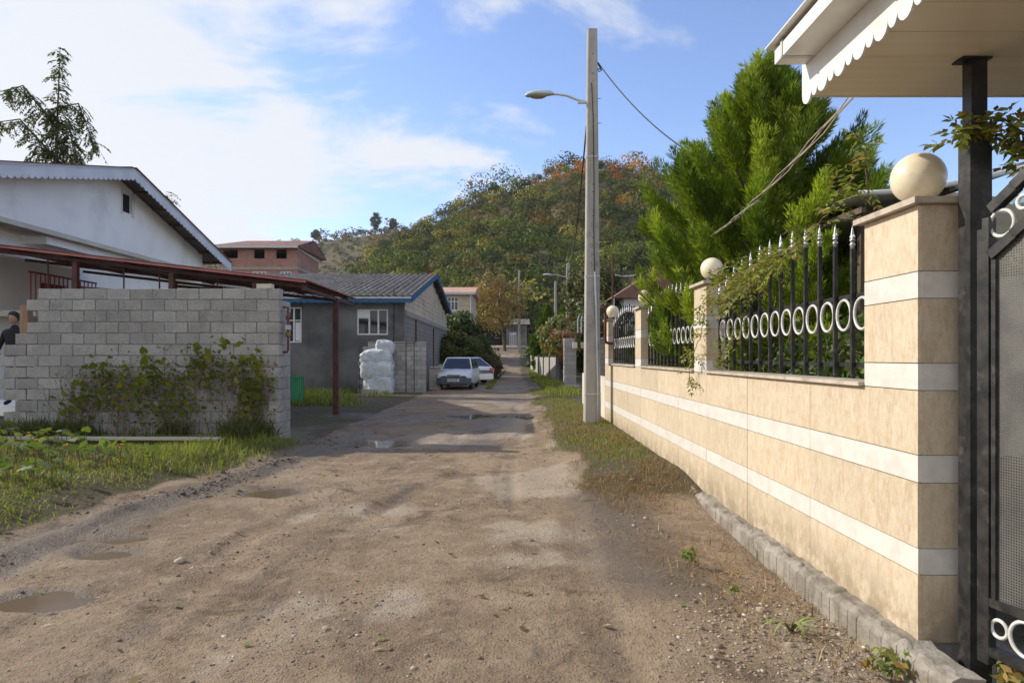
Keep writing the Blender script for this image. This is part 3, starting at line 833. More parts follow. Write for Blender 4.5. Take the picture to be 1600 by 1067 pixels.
# perforated panel: a thin sheet with real diamond holes
Vp, Fp = [], []
pu = .0125
cols_ = int((GL - .12) / pu)
for i in range(cols_):
    u0 = .075 + i * pu
    top = arch(u0 + pu) - .235; nz = int((top - .375) / pu)
    for j in range(nz):
        z0 = .375 + j * pu
        o4 = [(u0, z0), (u0 + pu, z0), (u0 + pu, z0 + pu), (u0, z0 + pu)]
        m4 = [(u0 + pu * .5, z0 + pu * .2), (u0 + pu * .82, z0 + pu * .5), (u0 + pu * .5, z0 + pu * .8), (u0 + pu * .18, z0 + pu * .5)]
        bb = len(Vp)
        Vp += o4 + m4
        Fp += [(bb, bb + 1, bb + 4), (bb + 1, bb + 5, bb + 4), (bb + 1, bb + 2, bb + 5), (bb + 2, bb + 6, bb + 5), (bb + 2, bb + 3, bb + 6), (bb + 3, bb + 7, bb + 6), (bb + 3, bb, bb + 7), (bb, bb + 4, bb + 7)]
Vp = np.array(Vp); P3 = np.array(g0)[None] + Vp[:, :1] * np.array(gd)[None] + Vp[:, 1:] * np.array([[0, 0, 1.0]])
M['perf'] = pm('grey_perforated_sheet', (.13, .125, .115), (.09, .085, .08), 6, .5, metal=.3, dirt=(.12, .10, .08), dirt_scale=4)
npmesh('perforated_panel', P3, Fp, M['perf'], parent=gate, kind='stuff')
b = MB(); b.beam(gp(.066, .37), gp(.066, 1.95), .022, .03, gn); b.build('panel_trim', M['steel_black'], gate)

can = thing('gate_canopy', 'white sheet metal gate canopy with scalloped fascia and box gutter', 'canopy', (2.28, 1.5, 2.95))
CY0, CY1, CXL = 1.55, 3.83, 1.64
nb = 9
for k in range(nb):   # soffit boards run across
    a = CY0 + (CY1 - CY0) * k / nb; c = CY0 + (CY1 - CY0) * (k + 1) / nb
    MB().box(CXL + .012, 4.7, a + .0015, c - .0015, 2.96 + random.uniform(0, .0015), 2.985).build('soffit_board', M['soffit'], can)
MB().box(CXL + .01, 4.7, CY0, CY1, 2.99, 3.25).build('roof_box', M['white_metal'], can)
# scalloped fascia board, one continuous cut board
b = MB(); y = CY1 + .02; top = 3.16; pts = [(0, CY0 - .02, top), (0, CY1 + .02, top)]
k = 0
while y > CY0:
    wd = .118 if k % 2 == 0 else .072; dp = .062 if k % 2 == 0 else .05
    for a in np.linspace(0, math.pi, 8):
        pts.append((0, y - wd * (1 - math.cos(a)) / 2, 2.965 - dp * math.sin(a)))
    y -= wd; k += 1
pl = [Vector((CXL - .004, p[1], p[2])) for p in pts]
b.prism(pl, (.012, 0, 0)); b.build('scalloped_fascia', M['white_metal'], can)
b = MB(); b.box(CXL - .17, CXL - .006, CY0, CY1 - .03, 3.125, 3.13)
b.box(CXL - .176, CXL - .17, CY0, CY1 - .03, 3.125, 3.20); b.box(CXL - .176, CXL - .006, CY1 - .03, CY1 - .025, 3.125, 3.21)
b.build('box_gutter', M['white_metal'], can)
for y in (3.70, 2.95, 2.2):
    b = MB(); b.box(CXL - .18, CXL - .008, y - .012, y + .012, 3.119, 3.1245); b.box(CXL - .182, CXL - .1765, y - .012, y + .012, 3.1245, 3.21); b.build('gutter_strap', M['gutter'], can)
b = MB(); b.box(CXL - .215, CXL + .3, CY0, CY1 + .02, 3.225, 3.232); b.build('roof_edge', M['white_metal'], can)
b = MB(); b.box(CXL - .005, 4.7, CY1 + .002, CY1 + .014, 2.957, 3.25); b.build('rear_trim', M['white_metal'], can)

# ================================================================== concrete lamp pole
def text_mesh(s, size, mat, ext=.002):
    c = bpy.data.curves.new('numbers', 'FONT'); c.body = s; c.size = size; c.extrude = ext; c.align_x = 'CENTER'
    o = bpy.data.objects.new('numbers', c); COL.objects.link(o)
    bpy.context.view_layer.update()
    me = bpy.data.meshes.new_from_object(o.evaluated_get(bpy.context.evaluated_depsgraph_get()))
    bpy.data.objects.remove(o); me.materials.clear(); me.materials.append(mat)
    return me
PX, PY, PH = 1.665, 14.2, 8.28
pole = thing('lamp_pole', 'tall tapered concrete pole with street lamp arm and white conduit', 'lamp pole', (PX, PY, 0))
def tapered(cx, cy, z0, z1, w0, d0, w1, d1, ch=.02):
    b = MB()
    for (z, w, d) in ((z0, w0, d0), (z1, w1, d1)):
        w /= 2; d /= 2
        b.v += [(cx - w + ch, cy - d, z), (cx + w - ch, cy - d, z), (cx + w, cy - d + ch, z), (cx + w, cy + d - ch, z), (cx + w - ch, cy + d, z), (cx - w + ch, cy + d, z), (cx - w, cy + d - ch, z), (cx - w, cy - d + ch, z)]
    b.f += [(i, (i + 1) % 8, 8 + (i + 1) % 8, 8 + i) for i in range(8)] + [tuple(range(8, 16))]
    b.v.append((cx, cy, z1 + .04)); b.f.pop(); b.f += [(8 + i, 8 + (i + 1) % 8, 16) for i in range(8)]
    return b
tapered(PX, PY, -.3, PH, .345, .30, .20, .17).build('shaft', M['pole'], pole)
def wid(z): return .345 + (.20 - .345) * z / PH
def frontY(z): return PY - (.30 + (.17 - .30) * z / PH) / 2
for z in (7.75, 7.35, 7.2, 6.75, 6.5, 6.25, 5.7, 5.05, 4.9, 4.4, 3.95, 3.6):
    MB().tube((PX + .01, frontY(z) - .001, z), (PX + .01, frontY(z) + .01, z), .012, 8).build('bolt_hole', M['dark'], pole)
for z, s in ((4.45, '8'), (4.15, '1 0'), (3.74, '0 5'), (3.55, '1 2'), (3.36, '5 8'), (3.07, '2'), (2.84, '6'), (2.65, '5'), (2.50, '2'), (2.35, '1'), (2.18, '0')):
    me = text_mesh(s, .14, M['pole_num'] if 'pole_num' in M else M.setdefault('pole_num', pm('number_relief', (.27, .255, .235), (.22, .21, .19), 9, .9)))
    inst('number', me, (PX + .03, frontY(z) - .001, z), (R(90), 0, 0), parent=pole)
def band(z):
    w = wid(z) / 2 + .006; f = frontY(z) - .006; bk = 2 * PY - f
    b = MB(); b.box(PX - w, PX + w, f, f + .004, z, z + .02); b.box(PX - w, PX + w, bk - .004, bk, z, z + .02)
    b.box(PX - w, PX - w + .004, f + .0045, bk - .0045, z, z + .02); b.box(PX + w - .004, PX + w, f + .0045, bk - .0045, z, z + .02)
    b.build('strap', M['pvc'], pole)
for z in (5.62, 3.15, .72): band(z)
b = MB(); b.path([(PX + .09, frontY(0) - .02, -.1), (PX + .095, frontY(1) - .02, 1.0), (PX + .07, frontY(2.4) - .02, 2.4), (PX + .035, frontY(3.2) - .02, 3.25)], .019, 10); b.build('conduit', M['pvc'], pole, True)
b = MB(); b.path([(PX + .035, frontY(3.2) - .02, 3.2), (PX + .02, frontY(4.2) - .008, 4.2), (PX + .03, frontY(5) - .008, 5.0), (PX + .01, frontY(6.5) - .008, 6.5), (PX - .02, frontY(7.2) - .008, 7.15)], .008, 6); b.build('cable', M['cable'], pole, True)
for z in (6.86, 6.35): MB().tube((PX + wid(z) / 2 - .02, PY, z), (PX + wid(z) / 2 + .07, PY, z), .010, 8).build('bolt', M['gutter'], pole)
# arm and luminaire
b = MB(); b.path([(PX - .09, PY, 6.78), (PX - .30, PY, 6.83), (PX - .52, PY, 6.92), (PX - .72, PY, 6.95), (PX - .83, PY, 6.95)], .024, 10); b.build('arm', M['gutter'], pole, True)
MB().box(PX - .30, PX - .09, PY - .03, PY + .03, 6.76, 6.80).build('arm_bracket', M['gutter'], pole)
hd = []
b = MB(); n = 16
secs = [(-.80, .035, .03, 6.955), (-.84, .065, .06, 6.955), (-1.0, .11, .085, 6.95), (-1.2, .125, .085, 6.94), (-1.34, .09, .06, 6.925), (-1.40, .02, .015, 6.915)]
for (dx, w, h, zc) in secs:
    for k in range(n):
        a = 2 * math.pi * k / n; s_ = math.sin(a)
        b.v.append((PX + dx, PY + w * math.cos(a), zc + h * (s_ if s_ > 0 else .45 * s_)))
for i in range(len(secs) - 1):
    for k in range(n): b.f.append((i * n + k, i * n + (k + 1) % n, (i + 1) * n + (k + 1) % n, (i + 1) * n + k))
b.f += [tuple(range(n)), tuple(range(len(secs) * n - n, len(secs) * n))]
M['luminaire'] = pm('luminaire_body', (.50, .60, .62), (.44, .53, .55), 6, .4)
hdo = b.build('lamp_head', M['luminaire'], pole, True)
b = MB(); b.lathe([(.02, -.055), (.07, -.04), (.095, -.012), (.10, .0)], (0, 0, 0), 18)
b.v = [(PX - 1.13 + x * 1.9, PY + y, 6.915 + z) for (x, y, z) in b.v]
b.build('lamp_cover', pm('lamp_cover', (.35, .27, .17), (.28, .22, .14), 9, .25), hdo, True)

def cable(name, label, a, c, sag, r, mat, n=24, parent=None):
    a, c = Vector(a), Vector(c); pts = []
    for i in range(n + 1):
        t_ = i / n; p = a.lerp(c, t_); p.z -= sag * 4 * t_ * (1 - t_); pts.append(p)
    o = MB().path(pts, r, 6).build(name, mat, parent, True)
    if label: tag(o, label, 'cable')
    return o
b = MB(); b.path([(PX + .10, PY - .02, 7.62), (PX + .16, PY - .02, 7.50), (PX + .2, PY - .02, 7.44), (PX + .14, PY - .02, 7.41), (PX + .11, PY - .02, 7.47), (PX + .19, PY - .02, 7.46)], .012, 6); b.build('cable_loop', M['cable'], pole, True)
cable('service_cable', 'black cable slung from the pole top down into the cypress', (PX + .12, PY - .02, 7.60), (3.35, 10.6, 4.35), .28, .013, M['cable'])
cable('drop_cable', 'thin black cable running from the lamp arm to the next pole', (PX - .11, PY + .05, 6.30), (3.98, 48.0, 8.2), 1.15, .018, M['cable'])
b = MB()
for k in range(3):
    a = Vector((1.93, 3.85, 3.0 - .02 * k)); c = Vector((2.55 + .02 * k, 9.2, 3.05 + .01 * k)); pts = []
    for i in range(21):
        t_ = i / 20; p = a.lerp(c, t_); p.z -= .10 * 4 * t_ * (1 - t_); p.x += .008 * math.sin(t_ * 40 + k * 2.1); p.z += .008 * math.cos(t_ * 40 + k * 2.1); pts.append(p)
    b.path(pts, .0042, 6)
tag(b.build('twisted_cable', M['cable_pale'], None, True), 'pale twisted cable from the canopy corner across the cypress', 'cable')
cable('white_cable', 'white sagging cable end beside the brown roofed house', (2.35, 15.5, 3.35), (3.0, 15.8, 3.45), .06, .012, M['pvc'])

# ================================================================== unfinished block wall on the left
def chamfer_block(dx, dy, dz, c, seed):
    rr = random.Random(seed); b = MB(); hx, hy, hz = dx / 2, dy / 2, dz / 2
    def j(): return rr.uniform(-.0025, .0025)
    idx = {}
    for sx in (-1, 1):
        for sy in (-1, 1):
            for sz in (-1, 1):
                for a in range(3):
                    p = [sx * (hx - c), sy * (hy - c), sz * (hz - c)]
                    p[a] = (sx * hx, sy * hy, sz * hz)[a]
                    idx[(sx, sy, sz, a)] = len(b.v); b.v.append((p[0] + j(), p[1] + j(), p[2] + j()))
    for a in range(3):
        o = [k for k in range(3) if k != a]
        for s in (-1, 1):
            q = []
            for (u, w) in ((-1, -1), (1, -1), (1, 1), (-1, 1)):
                k = [0, 0, 0]; k[a] = s; k[o[0]] = u; k[o[1]] = w; q.append(idx[(*k, a)])
            b.f.append(tuple(q))
    for a in range(3):     # edges parallel to axis a
        o = [k for k in range(3) if k != a]
        for u in (-1, 1):
            for w in (-1, 1):
                k0 = [0, 0, 0]; k0[a] = -1; k0[o[0]] = u; k0[o[1]] = w; k1 = list(k0); k1[a] = 1
                b.f.append((idx[(*k0, o[0])], idx[(*k1, o[0])], idx[(*k1, o[1])], idx[(*k0, o[1])]))
    for sx in (-1, 1):
        for sy in (-1, 1):
            for sz in (-1, 1): b.f.append(tuple(idx[(sx, sy, sz, a)] for a in range(3)))
    return b.mesh('block', M['block'])
BL = [chamfer_block(.395, .19, .186, .006, s) for s in range(4)]
BH = [chamfer_block(.19, .19, .186, .006, s) for s in range(20, 22)]
def block_wall(t, x_right, y_front, z0, pitch, rows, lefts, core_left):
    MB().box(core_left, x_right - .02, y_front + .012, y_front + .18, z0, z0 + rows * pitch - .012).build('mortar', M['mortar'], t)
    for r in range(rows):
        z = z0 + (r + .5) * pitch; x = x_right - (0 if r % 2 == 0 else .2025); left = lefts[r]
        if r % 2: inst('block', random.choice(BH), (x_right - .095, y_front + .095, z), (random.uniform(-.01, .01), 0, 0), parent=t)
        while x - .2 > left:
            inst('block', random.choice(BL), (x - .1975, y_front + .095 + random.uniform(-.005, .005), z + random.uniform(-.004, .003)), (random.uniform(-.01, .01), random.uniform(-.010, .010), random.uniform(-.012, .012)), (random.uniform(.972, 1.0), 1, random.uniform(.965, 1.0)), parent=t)
            x -= .405
def pxX(px, Y): return (px - 800) / 1067 * Y
lefts_px = [14, 20, 8, 36, 12, -5, 12, -5, 20, 5, 25, 45, 25, 45]     # bottom to top
bw = thing('block_wall', 'unfinished grey block wall with toothed left end and creeper', 'wall', (-6.4, 12.1, 0))
block_wall(bw, -4.09, 12.0, -.06, .197, 14, [pxX(p, 12.0) for p in lefts_px], -8.35)
# return pier at the right end
MB().box(-4.268, -4.10, 12.20, 12.585, -.06, 2.50).build('mortar', M['mortar'], bw)
for r in range(13):
    z = -.06 + (r + .5) * .197
    inst('block', random.choice(BL), (-4.185, 12.40 + (.0 if r % 2 else .012), z), (0, 0, R(90) + random.uniform(-.01, .01)), parent=bw)
MB().box(-4.50, -4.24, 12.02, 12.17, 2.70, 2.78).build('loose_brick', M['cream_wall'], bw)
# gas pipe with valve on the pier
gp_ = thing('gas_riser', 'rusty red gas pipe with valves fixed to block wall end', 'pipe', (-4.04, 12.2, 1.9))
b = MB(); b.path([(-4.09, 12.2, 2.38), (-4.0, 12.2, 2.38), (-4.0, 12.2, 2.2), (-4.0, 12.2, 1.62), (-4.02, 12.2, 1.58), (-4.09, 12.2, 1.58)], .02, 8); b.build('pipe', M['pipe_red'], gp_, True)
MB().lathe([(.03, 0), (.042, .01), (.042, .07), (.03, .08)], (-4.0, 12.2, 2.16), 10).build('valve', M['pipe_red'], gp_, True)
MB().lathe([(.03, 0), (.045, .02), (.045, .08), (.03, .10)], (-4.0, 12.2, 1.84), 10).build('regulator', pm('brass', (.30, .17, .05), (.2, .11, .04), 9, .5, metal=.5), gp_, True)
MB().box(-4.04, -3.96, 12.15, 12.25, 1.98, 2.06).build('regulator_box', M['gutter'], gp_)

# creeper on the block wall
def leaf_mesh(name, outline, mat, cup=.15):
    b = MB(); n = len(outline); b.v.append((0, .28, .0))
    for (x, y) in outline: b.v.append((x, y, -cup * (x * x + (y - .4) ** 2)))
    b.f = [(0, 1 + i, 1 + (i + 1) % n) for i in range(n)]
    return b.mesh(name, mat, True)
LOBED = [(0, .12), (.20, -.02), (.42, .10), (.46, .34), (.34, .42), (.44, .62), (.24, .70), (.14, .82), (0, 1.02), (-.14, .82), (-.24, .70), (-.44, .62), (-.34, .42), (-.46, .34), (-.42, .10), (-.20, -.02)]
CL = leaf_mesh('leaf', LOBED, M['creeper']); GLF = leaf_mesh('leaf', LOBED, M['gourd'], .3)
cr = thing('climbing_plant', 'leafy creeper with yellowing leaves climbing the grey block wall', 'creeper', (-5.8, 11.9, 0))
vines = []
for k in range(34):
    x0 = random.choice([-7.6, -6.9, -6.4, -5.9, -5.6, -5.0, -4.7, -4.4]) + random.uniform(-.3, .3)
    h = random.uniform(.9, 1.7) * (1.0 if x0 > -6 else .8); p = Vector((x0, 11.93, .05)); pts = [p.copy()]
    dx = random.uniform(-.06, .06)
    while p.z < h:
        p = p + Vector((dx + random.uniform(-.07, .07), random.uniform(-.03, .03), .1)); p.y = min(11.97, max(11.80, p.y)); pts.append(p.copy())
    vines.append(pts)
b = MB()
for pts in vines: b.path(pts, [.006 * (1 - .6 * i / len(pts)) for i in range(len(pts))], 4)
b.build('stem', M['twig'], cr)
nl = 0
cents = [(-7.55, .75, .35, .35), (-6.8, .85, .5, .45), (-5.75, 1.05, .55, .5), (-6.0, .6, .5, .35), (-4.75, 1.3, .55, .32), (-4.45, 1.05, .3, .45), (-4.6, .65, .25, .35), (-5.3, 1.4, .5, .25), (-6.4, 1.15, .35, .3), (-7.1, 1.2, .3, .25)]
while nl < 295:
    c = random.choice(cents); x = random.gauss(c[0], c[2] * .55); z = random.gauss(c[1], c[3] * .6)
    if not (-8.0 < x < -4.08 and .1 < z < 1.85): continue
    s_ = random.uniform(.08, .155)
    inst('leaf', CL, (x, 11.99 - random.uniform(.04, .22), z), (R(random.uniform(20, 75)), R(random.uniform(-25, 25)), R(180 + random.uniform(-55, 55))), (s_, s_, s_), cr)
    nl += 1
n = 1700
ci = RNG.integers(0, len(cents), n); ca = np.array(cents)
P = np.stack([ca[ci, 0] + RNG.normal(0, .42, n) * ca[ci, 2] * 1.4, 11.97 - RNG.random(n) * .16, ca[ci, 1] + RNG.normal(0, .42, n) * ca[ci, 3] * 1.6 - .12], 1)
P = P[(P[:, 2] > .05) & (P[:, 0] < -4.1) & (P[:, 2] < 1.9)]; n = len(P)
D = rdir(n) + np.array([[0, -.2, -.5]])
V, F = leafquads(P, D, np.array([[0, -1.0, .4]]) + .6 * rdir(n), .04 + .05 * RNG.random(n), .03 + .04 * RNG.random(n))
npmesh('foliage', V, F, M['leaf'], quadcol(pick([(.10, .13, .03), (.14, .18, .035), (.15, .12, .07), (.18, .13, .08), (.24, .24, .05)], n, (3, 3, 3, 2, 1))), parent=cr, kind='stuff')
n = 1500     # dead hanging stalks
P = np.stack([ca[RNG.integers(0, len(cents), n), 0] + RNG.normal(0, .3, n), 11.97 - RNG.random(n) * .12, RNG.uniform(.05, 1.3, n)], 1); P = P[P[:, 0] < -4.12]; n = len(P)
D = np.array([[0, 0, -1.0]]) + .5 * rdir(n)
V, F = leafquads(P, D, np.array([[0, -1.0, 0]]) + .3 * rdir(n), .12 + .15 * RNG.random(n), .006)
npmesh('dead_stalks', V, F, M['leaf'], quadcol(pick(DRY, n) * .7), parent=cr, kind='stuff')

# gourd plants sprawling in the verge
for k, (x, y, nleaf, sp, lab) in enumerate([(-7.4, 10.4, 60, .8, 'gourd plant with big pale leaves beside the end of the plank'),
                                            (-6.7, 9.3, 75, .95, 'sprawling gourd plant with leaves and orange flowers in the grass'),
                                            (-5.5, 8.6, 55, .75, 'gourd runner with pale green leaves near the lane mud'),
                                            (-5.4, 7.2, 40, .6, 'small gourd runner in grass close to the puddles'),
                                            (-5.1, 5.9, 16, .3, 'low pale-leaved weed at the grass corner')]):
    t = thing('gourd_plant', lab, 'plant', (x, y, g1(x, y)))
    b = MB()
    for i in range(nleaf):
        a = random.uniform(0, 6.28); rr = sp * math.sqrt(random.random()); lx, ly = x + rr * math.cos(a) * 1.3, y + rr * math.sin(a) * .8
        zz = g1(lx, ly); hz_ = random.uniform(.10, .26); s_ = random.uniform(.07, .16)
        b.path([(lx + random.uniform(-.05, .05), ly + random.uniform(-.05, .05), zz), (lx, ly, zz + hz_)], .005, 4)
        inst('leaf', GLF, (lx, ly, zz + hz_), (R(random.uniform(-10, 55)), R(random.uniform(-30, 30)), R(180 + random.uniform(-80, 80))), (s_, s_, s_), t)
    b.build('stalk', M['twig'], t, kind='stuff')
    if k in (0, 1, 2):
        for i in range(3):
            fx_, fy_ = x + random.uniform(-.5, .6), y + random.uniform(-.4, .3)
            MB().lathe([(.004, 0), (.010, .02), (.024, .04), (.028, .045)], (fx_, fy_, g1(fx_, fy_) + .2), 8).build('flower', M.setdefault('flower', pm('orange_flower', (.60, .25, .02), (.5, .2, .02), 9, .6)), t)
b = MB(); b.beam((-8.3, 10.55, .245), (-4.55, 10.62, .225), .16, .035); tag(b.build('plank', M['plank']), 'long pale weathered plank lying in grass before the block wall', 'plank')

# ================================================================== porch roof
pr = thing('porch', 'rusty steel porch with low red corrugated roof', 'porch', (-8, 17.4, 0))
def corr(o, u, v, n_, pitch, amp, name, mat, parent, per=6, smooth=True, crest=None):
    """corrugated sheet: origin o, across u, along v, normal n_"""
    o, u, v, n_ = Vector(o), Vector(u), Vector(v), Vector(n_).normalized(); L = u.length; k = max(2, int(L / pitch * per)); b = MB()
    for i in range(k + 1):
        d = L * i / k; h = amp * math.sin(d / pitch * 2 * math.pi)
        p = o + u * (i / k) + n_ * h
        b.v += [tuple(p), tuple(p + v)]
        if i: b.f.append((2 * i - 2, 2 * i, 2 * i + 1, 2 * i - 1))
    return b.build(name, mat, parent, smooth)
M['pink_trim'] = pm('faded_red_trim', (.42, .15, .13), (.33, .11, .10), 3, .6)
PA, PB = Vector((-12.45, 0, 4.06)), Vector((-4.52, 0, 3.15))
sl = (PB - PA)
nrm = Vector((-sl.z, 0, sl.x)).normalized()
corr((PA.x, 15.0, PA.z + .03), (0, 4.85, 0), tuple(sl), nrm, .16, .018, 'roof_sheet', M['red_sheet'], pr)
def pz(x): return PA.z + (x - PA.x) / sl.x * sl.z
for y in (15.30, 17.4, 19.75): MB().beam((-12.4, y, pz(-12.4) - .10), (-4.6, y, pz(-4.6) - .10), .06, .07).build('rafter', M['rust'], pr)
MB().beam((PA.x, 14.985, PA.z - .01), (PB.x, 14.985, PB.z - .01), .02, .045).build('front_trim', M['pink_trim'], pr)
for x in (-11.2, -9.9, -8.6, -7.3, -6.0, -4.75): MB().beam((x, 15.07, pz(x) - .025), (x, 19.7, pz(x) - .025), .04, .05).build('purlin', M['rust'], pr)
MB().box(-4.66, -4.53, 17.74, 17.87, -.1, pz(-4.6) - .15).build('post', M['rust'], pr)
for x, y in ((-9.69, 15.16), (-7.55, 15.16), (-5.7, 15.16), (-9.69, 19.6), (-7.3, 19.6)): MB().box(x - .055, x + .055, y - .055, y + .055, -.1, pz(x) - .15).build('post', M['rust'], pr)
for x in (-10.4, -8.7, -7.9, -6.6, -5.2): MB().tube((x, 15.3, 2.2), (x, 15.3, pz(x) - .08), .018, 6).build('strut', M['rust'], pr)
MB().beam((-9.7, 15.25, 3.05), (-5.7, 15.25, 2.72), .05, .05).build('brace', M['rust'], pr)
MB().beam((-8.6, 17.45, 3.30), (-4.6, 17.8, 2.98), .06, .07).build('brace', M['rust'], pr)
b = MB(); b.beam((-4.6, 15.05, 3.0), (-4.6, 19.7, 3.0), .06, .08); b.build('eave_beam', M['rust'], pr)

# ================================================================== white house
wh = thing('white_house', 'white rendered house with scalloped gable fascia and overhanging upper floor', 'house', (-14, 20, 0))
WXH = -11.75; YR = 20.0; ZR = 6.97; SN, SF = .2475, .268
def rz(y): return ZR - (SN * (YR - y) if y < YR else SF * (y - YR))
def panel(b, o, u, h, W, H, ops, nrm_, depth):
    """wall face W x H with rectangular openings (u0,u1,h0,h1) and their reveals"""
    o, u, h, nn = Vector(o), Vector(u).normalized(), Vector(h).normalized(), Vector(nrm_).normalized()
    us = sorted({0, W, *[q for op in ops for q in op[:2]]}); hs = sorted({0, H, *[q for op in ops for q in op[2:4]]})
    for a, c in zip(us[:-1], us[1:]):
        for e, f in zip(hs[:-1], hs[1:]):
            mu, mh = (a + c) / 2, (e + f) / 2
            if any(op[0] < mu < op[1] and op[2] < mh < op[3] for op in ops): continue
            b.add([o + u * a + h * e, o + u * c + h * e, o + u * c + h * f, o + u * a + h * f], [(0, 1, 2, 3)])
    for (a, c, e, f) in ops:
        q = [o + u * a + h * e, o + u * c + h * e, o + u * c + h * f, o + u * a + h * f]; q2 = [p - nn * depth for p in q]
        b.add(q + q2, [(0, 4, 5, 1), (1, 5, 6, 2), (2, 6, 7, 3), (3, 7, 4, 0)])
# upper gable wall facing the lane, with the small window opening
b = MB(); yn, yf = 13.4, 25.9; wy0, wy1, wz0, wz1 = 20.56, 21.06, 5.88, 6.44
YZ = lambda y, z, x=WXH: (x, y, z)
def colpoly(y0, y1, zb0, zb1=None): b.add([YZ(y0, zb0), YZ(y1, zb0 if zb1 is None else zb1), YZ(y1, rz(y1) - .06), YZ(y0, rz(y0) - .06)], [(0, 1, 2, 3)])
ZC = 4.72
def zc(y): return ZC - .02 * (y - 15.3)
colpoly(yn, YR, ZC); colpoly(YR, wy0, ZC); colpoly(wy1, yf, ZC)
b.add([YZ(wy0, ZC), YZ(wy1, ZC), YZ(wy1, wz0), YZ(wy0, wz0)], [(0, 1, 2, 3)]); b.add([YZ(wy0, wz1), YZ(wy1, wz1), YZ(wy1, rz(wy1) - .06), YZ(wy0, rz(wy0) - .06)], [(0, 1, 2, 3)])
q = [YZ(wy0, wz0), YZ(wy1, wz0), YZ(wy1, wz1), YZ(wy0, wz1)]; q2 = [(p[0] - .06, p[1], p[2]) for p in q]
b.add(q + q2, [(0, 4, 5, 1), (1, 5, 6, 2), (2, 6, 7, 3), (3, 7, 4, 0)])
b.add([(WXH, yf, -.1), (-20, yf, -.1), (-20, yf, rz(yf) - .06), (WXH, yf, rz(yf) - .06)], [(0, 1, 2, 3)])
b.add([(WXH, yn, ZC), (-20, yn, ZC), (-20, yn, rz(yn) - .06), (WXH, yn, rz(yn) - .06)], [(0, 1, 2, 3)])
b.build('upper_wall', M['white_wall'], wh)
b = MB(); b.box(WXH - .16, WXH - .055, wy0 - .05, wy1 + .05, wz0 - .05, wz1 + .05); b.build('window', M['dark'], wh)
b = MB(); e = .05
for (a, c, d_, f_) in ((wy1 + .002, wy1 + .15, wz0 - .08, wz1 + .1), (wy0 - .04, wy0 - .002, wz0 - .08, wz1 + .1)): b.box(WXH + .001, WXH + .03, a, c, d_, f_)
b.build('window_frame', M['white_paint'], wh)
MB().box(-20, WXH - .003, yn + .01, yf - .01, ZC - .12, ZC).build('floor_slab', M['cream_wall'], wh)
MB().box(-20, WXH - .25, 17.6, yf - .01, ZC - .32, ZC - .121).build('slab_beam', M['white_wall'], wh)
b = MB(); dop = [(4.85, 6.0, 1.6, 3.60), (8.6, 9.6, 2.7, 3.5)]
panel(b, (-12.6, 13.4, -.1), (0, 1, 0), (0, 0, 1), 12.0, 4.66, dop, (1, 0, 0), .15)
b.add([(-12.6, 13.4, -.1), (-20, 13.4, -.1), (-20, 13.4, 4.56), (-12.6, 13.4, 4.56)], [(0, 1, 2, 3)])
b.build('lower_wall', M['white_wall'], wh)
d = MB().box(-12.76, -12.70, 18.26, 19.39, 1.5, 3.49).build('door', M['brown_door'], wh)
MB().tube((-12.69, 19.2, 2.45), (-12.69, 19.3, 2.45), .02, 6).build('handle', M['silver'], d)
MB().box(-12.75, -12.72, 22.0, 23.0, 2.6, 3.4).build('window', M['glass'], wh)
b = MB()
for y in (22.0, 22.5, 22.96): b.box(-12.72, -12.68, y, y + .05, 2.6, 3.4)
b.build('window_frame', M['white_paint'], wh)
# roof sheets (corrugation across the ridge), fascia boards with scalloped lower edge
FX = -11.06
for (y0, y1) in ((12.9, YR), (YR, 26.85)):
    z0, z1 = rz(y0), rz(y1)
    corr((-21, y0, z0), (21 + FX + .03, 0, 0), (0, y1 - y0, z1 - z0), (0, -(z1 - z0), y1 - y0), .2, .022, 'roof_sheet', M['dull_sheet'], wh)
MB().beam((-21, YR, ZR + .03), (FX + .03, YR, ZR + .03), .35, .03).build('ridge_cap', M['red_sheet'], wh)
for y in (21.2, 22.3, 23.4, 24.5, 25.6, 26.6, 18.8, 17.5, 16.2, 14.9):
    MB().beam((-13, y, rz(y) - .06), (FX - .02, y, rz(y) - .06), .05, .07).build('purlin', M['bark'], wh)
for (y0, y1) in ((12.9, YR), (YR, 26.85)):
    b = MB(); pts = [Vector((FX, y0, rz(y0) + .04)), Vector((FX, y1, rz(y1) + .04))]
    y = y1; wd = .22
    while y > y0 + wd:
        for a in (0, .6, 1.2, 1.57, 1.94, 2.54): pts.append(Vector((FX, y - wd * (1 - math.cos(a)) / 2, rz(y - wd * (1 - math.cos(a)) / 2) - .23 - .09 * math.sin(a))))
        y -= wd
    pts.append(Vector((FX, y0, rz(y0) - .23)))
    b.prism(pts, (.02, 0, 0)); b.build('fascia', pm('pale_blue_fascia', (.66, .69, .74), (.58, .61, .66), 2, .6), wh)
    MB().beam((FX + .01, y0, rz(y0) + .055), (FX + .01, y1, rz(y1) + .055), .12, .02).build('roof_trim', M['red_sheet'], wh)
